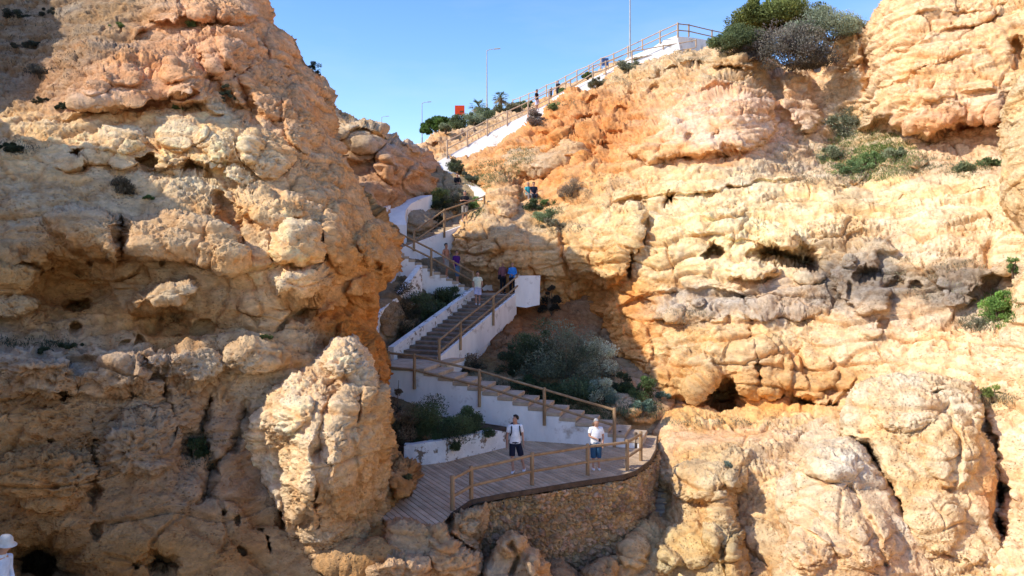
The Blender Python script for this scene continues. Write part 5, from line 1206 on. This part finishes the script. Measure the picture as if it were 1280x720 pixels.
# ------------------------------------------------------------------ plants
def leaf_material(name, trans=.25):
    m, nt, b = new_mat(name, .6, .25); L = nt.links.new
    at = N(nt, 'ShaderNodeAttribute', attribute_name='tint'); L(at.outputs['Color'], b.inputs['Base Color'])
    tr = N(nt, 'ShaderNodeBsdfTranslucent'); L(at.outputs['Color'], tr.inputs['Color']); mx = N(nt, 'ShaderNodeMixShader'); mx.inputs[0].default_value = trans
    L(b.outputs[0], mx.inputs[1]); L(tr.outputs[0], mx.inputs[2]); L(mx.outputs[0], nt.nodes['Material Output'].inputs['Surface'])
    return m
M_LEAF = leaf_material('leaves'); M_BARK = noisy('bark', (.10,.07,.05), (.20,.15,.10), 6, 6, .9, .6, .02)
bpy.context.view_layer.update()
TERR = [right_cliff, left_cliff, slope, hill, back_left, boulder] + rocks
def hit(px, py, only=None):
    o = Vector((0,0,CAMZ)); d = Vector(((px-640)/F, 1, (HY-py)/F)).normalized(); best = None
    for t in (only or TERR):
        ok, loc, nor, idx = t.ray_cast(o, d)
        if ok and (best is None or (loc-o).length < (best[0]-o).length): best = (loc, nor)
    return best

def leaves(centers, dirs, ln, wd, cols, rng):
    n = len(centers); d = dirs/np.linalg.norm(dirs, axis=1)[:,None]
    r = rng.normal(size=(n,3)); s = np.cross(d, r); s /= np.linalg.norm(s, axis=1)[:,None]+1e-9
    L = (ln*(.6+.8*rng.rand(n)))[:,None]; W = (wd*(.6+.8*rng.rand(n)))[:,None]
    a = centers-d*L*.5; c = centers+d*L*.5; bend = np.cross(d, s)*L*.12
    b1 = centers+s*W*.5+bend; b2 = centers-s*W*.5+bend
    V = np.stack([a,b1,c,b2],1).reshape(-1,3); Fc = np.arange(4*n).reshape(n,4)
    return V, Fc, np.repeat(cols, 4, 0)

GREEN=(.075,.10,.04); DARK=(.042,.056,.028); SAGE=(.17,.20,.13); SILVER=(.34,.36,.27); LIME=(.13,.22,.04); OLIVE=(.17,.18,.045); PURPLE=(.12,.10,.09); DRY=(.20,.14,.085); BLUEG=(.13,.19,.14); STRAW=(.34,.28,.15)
def bush(label, loc, rx, ry, rz, col, n=1800, leaf=.09, name='bush', cat='bush', group=None, seed=None, dens=1.0, col2=None, spiky=.0, stems=True, clumps=None, up=None):
    rng = np.random.RandomState(seed if seed is not None else random.randint(0,99999))
    n = int(n*3.6); root = thing(name, label, cat, tuple(loc), group)
    m = clumps or int(10+rx*rz*9); m = min(m, 60)
    u = rng.normal(size=(m,3)); u /= np.linalg.norm(u, axis=1)[:,None]; u[:,2] = np.abs(u[:,2])*1.0-.12
    rad = (.38+.66*rng.rand(m)**.8)[:,None]; cc = u*rad*np.array([rx,ry,rz]); cc[:,2] += rz*.10
    cr = (.13+.30*rng.rand(m))*min(rx,rz,ry*1.2)*1.25
    k = rng.randint(0, m, n); v = rng.normal(size=(n,3)); v /= np.linalg.norm(v, axis=1)[:,None]
    rr_ = (rng.rand(n)**.45)[:,None]; pos = cc[k]+v*rr_*cr[k][:,None]*np.array([1.15,1.15,.85])
    pos[:,2] = np.maximum(pos[:,2], -.05*rz-.04+.05*rng.rand(n))
    dr = v*.7+rng.normal(size=(n,3))*.6+np.array([0,0,.35+spiky*2])
    base = np.array(col); c2 = np.array(col2 if col2 is not None else col)
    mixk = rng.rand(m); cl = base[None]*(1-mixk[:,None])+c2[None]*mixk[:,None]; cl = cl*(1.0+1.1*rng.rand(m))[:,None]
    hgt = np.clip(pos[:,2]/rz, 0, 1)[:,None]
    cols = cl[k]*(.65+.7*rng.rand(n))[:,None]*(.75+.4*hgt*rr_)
    V, Fc, Cc = leaves(pos, dr, leaf, leaf*(.45-.3*spiky), np.clip(cols,0,1), rng)
    me = mesh_raw('foliage', V, Fc, False, 4, Cc); me.materials.append(M_LEAF)
    o = bpy.data.objects.new('foliage', me); C.objects.link(o); o.parent = root
    if stems:
        mb = MB()
        for i in range(min(m, 14)):
            e = Vector(cc[i])*(.8+.5*rng.rand()); mb.tube([Vector((e.x*.1,e.y*.1,-.25)), e*.5+Vector((0,0,.05)), e], [.035,.022,.01], 5)
        b_ = mb.build('stem', M_BARK, root); b_.matrix_parent_inverse = Matrix.Identity(4)
    return root

def pb(px, py, wpx, hpx, col, label, n=1500, leaf=None, dy=0.0, only=None, Y=None, **kw):
    """bush whose foot stands at a photo point; size from pixel extents at that distance"""
    if Y is None:
        h = hit(px, py, only)
        if h is None: print('NOHIT', label); return
        loc = h[0]
    else: loc = P(px, py, Y)
    s = loc.y/F; rx = wpx*s*1.06; rz = hpx*s*1.22
    return bush(label, loc+Vector((0, rx*.15+dy, 0)), rx, max(.25, min(rx*.75, rx)), rz, col, n=n, leaf=(leaf or max(.05, .0023*loc.y))*1.15, **kw)

G1 = 'dark shrubs between the second and third staircases'; G2 = 'shrubs on the shaded slope right of the second staircase'; G3 = 'shrubs behind the planter wall'
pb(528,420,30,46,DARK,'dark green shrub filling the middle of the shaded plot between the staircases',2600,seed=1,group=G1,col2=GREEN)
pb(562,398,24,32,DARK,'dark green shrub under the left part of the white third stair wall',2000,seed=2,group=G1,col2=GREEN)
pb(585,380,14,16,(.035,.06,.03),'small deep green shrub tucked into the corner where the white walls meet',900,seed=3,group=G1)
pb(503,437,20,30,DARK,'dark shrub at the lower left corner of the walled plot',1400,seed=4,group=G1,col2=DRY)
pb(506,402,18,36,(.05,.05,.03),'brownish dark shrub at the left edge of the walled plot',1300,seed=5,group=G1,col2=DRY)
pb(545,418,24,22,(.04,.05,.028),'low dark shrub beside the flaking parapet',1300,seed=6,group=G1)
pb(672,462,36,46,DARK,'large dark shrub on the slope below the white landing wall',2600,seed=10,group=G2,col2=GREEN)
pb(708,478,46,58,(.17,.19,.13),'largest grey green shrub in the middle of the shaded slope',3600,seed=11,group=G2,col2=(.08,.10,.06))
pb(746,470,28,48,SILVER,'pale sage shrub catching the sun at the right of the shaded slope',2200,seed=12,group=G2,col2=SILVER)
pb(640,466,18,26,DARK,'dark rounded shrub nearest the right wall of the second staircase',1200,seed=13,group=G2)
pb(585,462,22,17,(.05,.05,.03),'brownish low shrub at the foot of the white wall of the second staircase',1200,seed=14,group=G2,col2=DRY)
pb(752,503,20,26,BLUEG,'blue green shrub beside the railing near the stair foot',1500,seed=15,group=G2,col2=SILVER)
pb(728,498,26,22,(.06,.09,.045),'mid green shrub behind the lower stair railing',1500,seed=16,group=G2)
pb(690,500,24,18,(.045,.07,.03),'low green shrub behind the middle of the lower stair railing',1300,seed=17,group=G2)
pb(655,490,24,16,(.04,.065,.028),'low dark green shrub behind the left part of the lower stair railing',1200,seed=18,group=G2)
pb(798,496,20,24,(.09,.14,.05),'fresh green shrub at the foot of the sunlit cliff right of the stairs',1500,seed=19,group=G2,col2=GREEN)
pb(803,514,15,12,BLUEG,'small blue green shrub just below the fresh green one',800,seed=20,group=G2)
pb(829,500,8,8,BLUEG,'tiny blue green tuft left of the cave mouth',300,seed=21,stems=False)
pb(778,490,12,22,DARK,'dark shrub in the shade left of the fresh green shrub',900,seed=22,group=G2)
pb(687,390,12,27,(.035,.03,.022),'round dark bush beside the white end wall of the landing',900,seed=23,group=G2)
# planter
def soil():
    mb = MB(); pts = [Vector((-4.9,26.35,.45)),Vector((-3.6,26.35,.5)),Vector((-2.1,26.7,.55)),Vector((-1.3,27.6,.5)),Vector((-.45,28.3,.42)),Vector((-.2,29.3,.55)),Vector((-4.2,30.6,.9)),Vector((-5.6,30.8,.9))]
    mb.prism(pts, (0,0,-.7)); o = mb.build('soil', noisy('dark soil', (.05,.035,.02), (.12,.08,.05), 4, 6, .95, .8, .05)); kindset(o)
soil()
pb(552,556,38,50,(.06,.085,.035),'big dark leafy shrub in the middle of the whitewashed planter',4800,Y=26.9,seed=30,group=G3,col2=GREEN)
pb(588,550,26,38,(.055,.08,.035),'dark shrub at the right end of the whitewashed planter',3200,Y=27.7,seed=31,group=G3,col2=GREEN)
pb(516,560,24,52,(.09,.085,.04),'brownish shrub at the left end of the planter against the rock',3000,Y=26.7,seed=32,group=G3,col2=DRY)
pb(494,552,14,52,(.05,.04,.022),'dry dark shrub squeezed between the left cliff and the planter',1100,Y=27.4,seed=33,group=G3,col2=DRY)
# upper terraces
G4 = 'shrubs on the upper terraces'
pb(548,256,16,18,(.10,.14,.06),'green shrub above the broad curved kerb wall',900,seed=40,group=G4,col2=OLIVE)
pb(564,262,18,20,(.14,.14,.08),'olive brown shrub below the crouching person',900,seed=41,group=G4,col2=DRY)
pb(546,262,10,12,DARK,'dark shrub in the shade above the brown hollow',400,seed=42,group=G4)
pb(548,285,7,20,(.03,.035,.02),'thin dark plant hanging beside the stair post',400,seed=43,group=G4)
pb(594,262,9,12,(.10,.17,.05),'bright green shrub right of the man in a black shirt',500,seed=44,group=G4)
pb(575,213,18,11,(.10,.10,.06),'brownish bush under the long white ramp wall',900,seed=45,group=G4,col2=GREEN)
pb(586,224,12,7,(.13,.15,.10),'grey green tuft just above the thin white wall',400,seed=46,group=G4)
pb(716,244,16,18,(.26,.21,.15),'grey brown dry bush on the sunlit slope above the ledge',900,seed=47,group=G4,col2=DRY,leaf=.07)
pb(682,276,16,14,(.16,.20,.10),'grey green shrub below the bench on the ledge',800,seed=48,group=G4)
pb(668,262,10,12,(.05,.07,.03),'dark green shrub under the bench on the ledge',500,seed=49,group=G4)
pb(690,256,12,7,(.12,.19,.06),'fresh green tuft at the right end of the bench',350,seed=50,group=G4)
pb(695,283,18,9,(.22,.20,.13),'dry grey green mat hanging over the ledge',500,seed=51,group=G4)
pb(668,156,11,18,(.20,.16,.13),'dry brown bush leaning against the ramp wall',700,seed=52,group=G4)
pb(693,138,11,8,(.13,.17,.06),'green tuft at the foot of the white ramp wall',400,seed=53,group=G4)
pb(752,106,18,8,(.17,.17,.11),'grey green mat on the orange cliff top left of the lamp post',600,seed=54,group=G4)
pb(787,88,14,11,(.17,.18,.12),'grey green shrub at the foot of the nearest lamp post',500,seed=55,group=G4)
pb(805,76,12,6,(.18,.19,.12),'low grey green tuft right of the nearest lamp post',300,seed=56,group=G4)
# crown of the cliff
G5 = 'large shrubs on the saddle of the cliff top'
pb(972,30,54,28,OLIVE,'largest olive yellow bush on the cliff top against the sky',9000,Y=55.5,seed=60,group=G5,col2=(.10,.12,.035),leaf=.17)
pb(1042,44,50,28,(.17,.20,.13),'grey green domed bush at the right of the cliff top',6000,Y=50.6,seed=61,group=G5,col2=(.22,.25,.17),leaf=.11)
pb(922,60,32,24,(.11,.14,.06),'green rounded bush at the end of the dark railing',5000,Y=51,seed=62,group=G5,leaf=.11)
pb(994,78,42,36,PURPLE,'purple grey twiggy bush below the olive yellow one',5200,Y=49.6,seed=63,group=G5,col2=(.15,.14,.11),leaf=.12)
pb(952,72,20,30,(.13,.11,.10),'dark twiggy bush between the green bush and the purple grey one',2400,Y=50.6,seed=64,group=G5,leaf=.10)
pb(1062,168,26,28,(.20,.21,.15),'grey green shrub in the gully below the saddle',1300,seed=65,group=G5,col2=(.13,.15,.09))
pb(1040,200,18,14,(.15,.17,.10),'small shrub at the left edge of the green gully patch',600,seed=66,group=G5)
pb(1098,205,26,14,(.13,.19,.07),'bright green shrub in the middle of the gully',1000,seed=67,group=G5)
pb(1126,198,22,12,(.17,.20,.12),'pale green shrub at the right of the gully patch',700,seed=68,group=G5)
pb(1074,216,26,12,(.13,.19,.08),'low green shrub at the bottom of the gully patch',800,seed=69,group=G5)
G6 = 'small tufts on the sunlit cliff'
pb(1210,214,14,10,(.14,.17,.09),'grey green tuft on the ledge under the upper right rock',400,seed=70,group=G6)
pb(1237,206,14,8,(.14,.19,.08),'green tuft near the golden rock rib',350,seed=71,group=G6)
pb(1252,402,20,36,(.14,.24,.05),'bright green bush on the ledge at the right edge of the photo',1500,seed=72,group=G6,col2=(.10,.18,.05))
pb(1222,410,16,10,(.17,.17,.11),'dry grey green mat left of the bright green bush',500,seed=73,group=G6)
pb(1268,345,8,20,(.12,.19,.06),'narrow green tuft above the bright green bush',400,seed=74,group=G6)
pb(1241,500,11,15,(.16,.20,.05),'yellow green tuft above the vertical cleft',450,seed=75,group=G6)
pb(908,584,6,6,(.16,.19,.15),'small blue grey tuft on top of the knobbly ochre rock',200,seed=76,group=G6,stems=False)
G7 = 'dark tufts on the left cliff'
for i,(x,y,a,b,cc,lb) in enumerate([(152,241,17,17,(.10,.08,.05),'brown twiggy shrub on the shaded middle of the left cliff'),(243,574,15,24,(.025,.04,.015),'dark green tuft in the V shaped crevice of the left cliff'),(78,136,12,7,(.04,.05,.03),'dark tuft left of the pink lobes on the left cliff'),
   (52,128,12,6,(.05,.05,.03),'dark tuft at the shaded upper left below the scree'),(20,22,20,9,(.04,.045,.03),'dark tuft in the top left corner'),(60,18,14,7,(.05,.05,.035),'dark tuft right of the one in the top left corner'),(12,188,14,8,(.03,.04,.02),'dark tuft at the left edge on the cream bench'),
   (36,60,20,8,(.06,.06,.04),'faded tuft in the shaded scree at the upper left'),(50,92,20,12,(.07,.065,.05),'grey brown shrub in the shaded scree at the upper left'),(146,34,10,5,(.13,.16,.05),'yellow green tuft on the high ledge of the left cliff'),(238,33,8,5,(.12,.16,.06),'green tuft above the lit shoulder of the left cliff'),
   (281,128,12,18,(.07,.08,.045),'dark grass in the sloping crack of the left cliff'),(288,118,8,6,(.12,.14,.07),'pale tuft at the top of the sloping crack'),(221,136,6,5,(.10,.14,.05),'tiny green tuft under the protruding stone'),(391,90,9,11,(.03,.04,.03),'sprig of dark shrub on the skyline of the left cliff'),
   (90,434,16,5,(.05,.06,.03),'dark mossy tuft on the mid height step of the left cliff'),(187,248,6,3,(.08,.12,.04),'tiny moss tuft below the twiggy shrub'),(328,424,12,4,(.07,.09,.03),'low moss tuft above the pale boulder'),(50,440,14,4,(.05,.06,.03),'low dark moss at the left of the mid height step'),(510,600,8,5,(.10,.10,.04),'small olive tuft on the brown rock beside the planter')]):
    pb(x,y,a,b,cc,lb,350 if a < 13 else 700,seed=100+i,group=G7,stems=(a > 14),leaf=.055)
# hedge on the hill
G8 = 'shrubs along the crest of the hill'
for i,(x,y,a,b,cc,lb,Y) in enumerate([(572,160,15,13,(.10,.13,.06),'green crest shrub just right of the pine',70),(590,156,15,15,(.15,.18,.11),'grey green crest shrub below the red board',73),(607,151,15,14,(.12,.15,.08),'green crest shrub at the foot of the tall street lamp',77),(623,146,13,12,(.12,.12,.06),'olive crest shrub below the right palm',80),(638,141,13,10,(.13,.12,.07),'olive brown crest shrub at the start of the skyline railing',83),(655,135,13,8,(.11,.14,.06),'low crest shrub behind the bleached railing',85),(706,118,9,6,(.09,.14,.04),'green shrub between the two railings',74),(735,97,6,6,(.09,.14,.04),'small green shrub between the railings near the blue board',70),(557,163,9,7,(.14,.16,.09),'pale shrub at the left end of the hill crest',66)]):
    pb(x,y,a,b,cc,lb,900,Y=Y,seed=150+i,group=G8,leaf=.15)

# pine
def pine():
    b = P(545,172,104); t = thing('pine_tree', 'rounded umbrella pine with a dark forked trunk left of the red board', 'pine tree', tuple(b)); s = .104
    rng = np.random.RandomState(5); V = []; Fc = []; CC = []
    cl = []
    for x,y,r in [(532,158,5),(539,153,6),(547,150,6.5),(555,151,6),(562,155,5),(530,163,3.5),(551,157,5),(543,159,5),(559,160,4),(537,165,2.6),(566,157,3)]:
        for k in range(5): cl.append((P(x+rng.uniform(-2,2), y+rng.uniform(-1.5,1.5), 104+rng.uniform(-2.2,2.2)), r*s*.78))
    pos, dr, col = [], [], []
    for c, r in cl:
        n = 300; v = rng.normal(size=(n,3)); v /= np.linalg.norm(v,axis=1)[:,None]; p = np.array(c)+v*(rng.rand(n)**.4)[:,None]*r*np.array([1.2,1.2,.6])
        pos.append(p); dr.append(v+np.array([0,0,.6])); k = .6+.8*rng.rand(); col.append(np.array((.10,.17,.045))[None]*k*(.6+.8*rng.rand(n))[:,None])
    V, Fc, Cc = leaves(np.concatenate(pos)-np.array(b), np.concatenate(dr), .42, .17, np.concatenate(col), rng)
    me = mesh_raw('crown', V, Fc, False, 4, Cc); me.materials.append(M_LEAF); o = bpy.data.objects.new('crown', me); C.objects.link(o); o.parent = t
    m = MB(); m.tube([Vector((0,0,-1.5)), Vector((.1,0,.6)), Vector((-.5,0,1.4))], [.28,.22,.14], 8); m.tube([Vector((.1,0,.5)), Vector((.8,.2,1.3)), Vector((1.4,.2,1.8))], [.18,.12,.07], 7); m.tube([Vector((-.3,0,1.2)), Vector((-1.1,0,1.7))], [.12,.06], 6)
    k = m.build('trunk', M_BARK, t, smooth=True); k.matrix_parent_inverse = Matrix.Identity(4)
pine()
def palm(px, pbase, pcrown, Y, r, label, n=34, tr=.22):
    b = P(px, pbase, Y); c = P(px, pcrown, Y)-b; t = thing('palm_tree', label, 'palm tree', tuple(b)); rng = np.random.RandomState(int(px)); 
    m = MB(); m.tube([Vector((0,0,-1)), c*.5, c], [tr*1.2, tr, tr*1.15], 9, wob=.15); k = m.build('trunk', M_BARK, t, smooth=True); k.matrix_parent_inverse = Matrix.Identity(4)
    V, Fc, CC = [], [], []
    for i in range(n):
        a = i*2.4+rng.rand()*.4; el = math.radians(rng.uniform(-35, 75)); R = r*rng.uniform(.8,1.1)
        d = Vector((math.cos(a)*math.cos(el), math.sin(a)*math.cos(el), math.sin(el)))
        tip = c+d*R+Vector((0,0,-R*.22*math.cos(el))); mid = c+d*R*.55
        sd = d.cross(Vector((0,0,1))).normalized(); kk = rng.uniform(.6,1.3); col = np.array((.10,.13,.05))*kk if el > -.2 else np.array((.22,.17,.09))*kk
        # fan of narrow leaflets
        for j in range(13):
            f = (j-6)/6; q = mid+(tip-mid)*(1-.25*abs(f))+sd*f*R*.42+Vector((0,0,-abs(f)*R*.05)); w = (tip-mid).normalized().cross(Vector((0,0,1))).normalized()*.045
            i0 = len(V); V += [mid-w*.6, mid+w*.6, q+w*.3, q-w*.3]; Fc.append((i0,i0+1,i0+2,i0+3)); CC += [col]*4
        w = sd*.035; i0 = len(V); V += [c-w, c+w, mid+w, mid-w]; Fc.append((i0,i0+1,i0+2,i0+3)); CC += [col*.8]*4
    me = mesh_raw('crown', [tuple(v) for v in V], Fc, False, 4, np.array(CC)); me.materials.append(M_LEAF); o = bpy.data.objects.new('crown', me); C.objects.link(o); o.parent = t
palm(598.5,150,134,92,1.25,'bushy shorter palm left of the tall street lamp',40)
palm(625.5,146,122.5,96,1.15,'slender taller palm right of the tall street lamp')

# grass mats
def grass(label, areas, col, seed, name='grass', bl=.08):
    rng = np.random.RandomState(seed); pos, dr, cols = [], [], []
    for (cx, cy, rx, ry, n, c) in areas:
        for i in range(n):
            a = rng.rand()*6.283; q = rng.rand()**.5; x = cx+math.cos(a)*q*rx; y = cy+math.sin(a)*q*ry
            h = hit(x, y)
            if h is None or h[0].y > 57: continue
            L = h[0]; k = 14; p = np.array(L)+rng.normal(size=(k,3))*np.array([.13,.13,.05])+np.array([0,0,.04])
            pos.append(p); dr.append(rng.normal(size=(k,3))*.5+np.array([0,0,1.0])); cols.append(np.array(c)*(.5+rng.rand())*(.7+.6*rng.rand(k))[:,None])
    pos = np.concatenate(pos); V, Fc, Cc = leaves(pos, np.concatenate(dr), bl*1.6, bl*.3, np.concatenate(cols), rng)
    me = mesh_raw(name, V, Fc, False, 4, Cc); me.materials.append(M_LEAF); o = bpy.data.objects.new(name, me); C.objects.link(o); kindset(o, 'stuff', label, name)
grass('short green and dry ground cover scattered over the cliff ledges and slopes', [
 (1085,195,64,32,800,(.14,.21,.06)),(1120,205,50,16,200,(.26,.25,.13)),(1040,225,60,10,80,(.28,.24,.15)),(1241,500,26,8,40,(.34,.28,.16)),(900,530,70,4,30,(.3,.27,.15)),(800,510,30,16,90,(.12,.15,.07)),(850,395,50,12,30,(.25,.22,.14)),(1170,345,70,30,50,(.25,.23,.14)),(740,240,50,24,60,(.30,.22,.13)),(830,70,60,8,70,(.25,.24,.15)),(1070,160,34,30,160,(.22,.22,.12)),(1100,190,30,10,200,(.12,.22,.04)),(620,215,30,14,150,(.15,.20,.08)),(650,195,18,12,90,(.16,.20,.09)),(600,225,20,12,70,(.14,.19,.07)),
 (1210,212,30,10,60,(.18,.20,.10)),(1160,205,40,14,60,(.22,.22,.13)),(1250,385,24,26,110,(.14,.23,.06)),(1225,405,26,10,70,(.22,.20,.12)),(680,262,24,14,110,(.17,.19,.09)),(700,285,30,8,60,(.26,.22,.14)),
 (560,250,40,14,160,(.16,.17,.08)),(590,262,16,10,70,(.15,.20,.07)),(700,130,20,8,40,(.2,.2,.12)),(760,100,40,8,70,(.2,.19,.12)),(1000,190,30,30,60,(.24,.22,.15))], None, 3)
grass('deep green ivy like ground cover in the shade beside the stairs', [
 (640,490,70,14,320,(.035,.06,.02)),(700,505,60,12,320,(.04,.075,.025)),(745,520,26,8,120,(.05,.10,.03)),(540,400,56,36,260,(.03,.04,.018)),(690,440,70,30,180,(.07,.08,.05)),(720,380,20,30,20,(.1,.09,.06)),
 (60,60,60,50,90,(.06,.06,.04)),(30,20,50,20,40,(.05,.055,.035)),(20,185,30,10,24,(.05,.05,.03)),(40,430,60,6,50,(.05,.055,.03)),(250,560,20,30,40,(.04,.05,.02))], None, 4, 'ground_cover', .055)
# ------------------------------------------------------------------ camera, sun, sky
cam = bpy.data.cameras.new('camera'); co = bpy.data.objects.new('camera', cam); C.objects.link(co)
co.location = (0, 0, CAMZ); co.rotation_euler = (math.radians(90), 0, 0)
cam.sensor_width = 36; cam.lens = 36*F/1280; cam.shift_y = -(360-HY)/1280
cam.clip_end = 4000; cam.clip_start = .1
bpy.context.scene.camera = co
SD = Vector((.76, .24, -.655)).normalized()
sun = bpy.data.lights.new('sun', 'SUN'); sun.energy = 5.0; sun.angle = math.radians(.6); sun.color = (1.0, .94, .81)
so = bpy.data.objects.new('sun', sun); C.objects.link(so); so.rotation_euler = SD.to_track_quat('-Z', 'Y').to_euler(); so.location = (-30, -20, 40)
w = bpy.data.worlds.new('World'); bpy.context.scene.world = w; w.use_nodes = True
nt = w.node_tree; bg = nt.nodes['Background']
sky = nt.nodes.new('ShaderNodeTexSky'); sky.sky_type = 'NISHITA'; sky.sun_disc = False
sky.sun_elevation = math.asin(-SD.z); sky.sun_rotation = math.atan2(-SD.x, -SD.y)
sky.air_density = 1.0; sky.dust_density = .6; sky.ozone_density = 1.6; sky.altitude = 10
hs = nt.nodes.new('ShaderNodeHueSaturation'); hs.inputs['Saturation'].default_value = 1.32; hs.inputs['Hue'].default_value = .512; hs.inputs['Value'].default_value = 1.88
nt.links.new(sky.outputs[0], hs.inputs['Color']); tc = nt.nodes.new('ShaderNodeTexCoord'); mp = nt.nodes.new('ShaderNodeMapping'); mp.inputs['Scale'].default_value = (1.2, 1.2, 5); mp.inputs['Rotation'].default_value = (.2, .35, .4)
cn = nt.nodes.new('ShaderNodeTexNoise'); cn.inputs['Scale'].default_value = 2.2; cn.inputs['Detail'].default_value = 6; cn.inputs['Roughness'].default_value = .55
cr_ = nt.nodes.new('ShaderNodeMapRange'); cr_.inputs['From Min'].default_value = .48; cr_.inputs['From Max'].default_value = .80; cr_.inputs['To Max'].default_value = .22
cm = nt.nodes.new('ShaderNodeMix'); cm.data_type = 'RGBA'; cm.inputs[7].default_value = (6.5, 6.8, 7.2, 1)
nt.links.new(tc.outputs['Generated'], mp.inputs['Vector']); nt.links.new(mp.outputs[0], cn.inputs['Vector']); nt.links.new(cn.outputs['Fac'], cr_.inputs['Value'])
nt.links.new(cr_.outputs[0], cm.inputs[0]); nt.links.new(hs.outputs[0], cm.inputs[6]); nt.links.new(cm.outputs[2], bg.inputs['Color']); bg.inputs['Strength'].default_value = .15
sc = bpy.context.scene
sc.view_settings.view_transform = 'Standard'; sc.view_settings.look = 'None'; sc.view_settings.exposure = 0; sc.view_settings.gamma = 1
sc.render.engine = 'CYCLES'
sc.cycles.use_denoising = True
sc.cycles.max_bounces = 6; sc.cycles.diffuse_bounces = 5; sc.cycles.transparent_max_bounces = 4
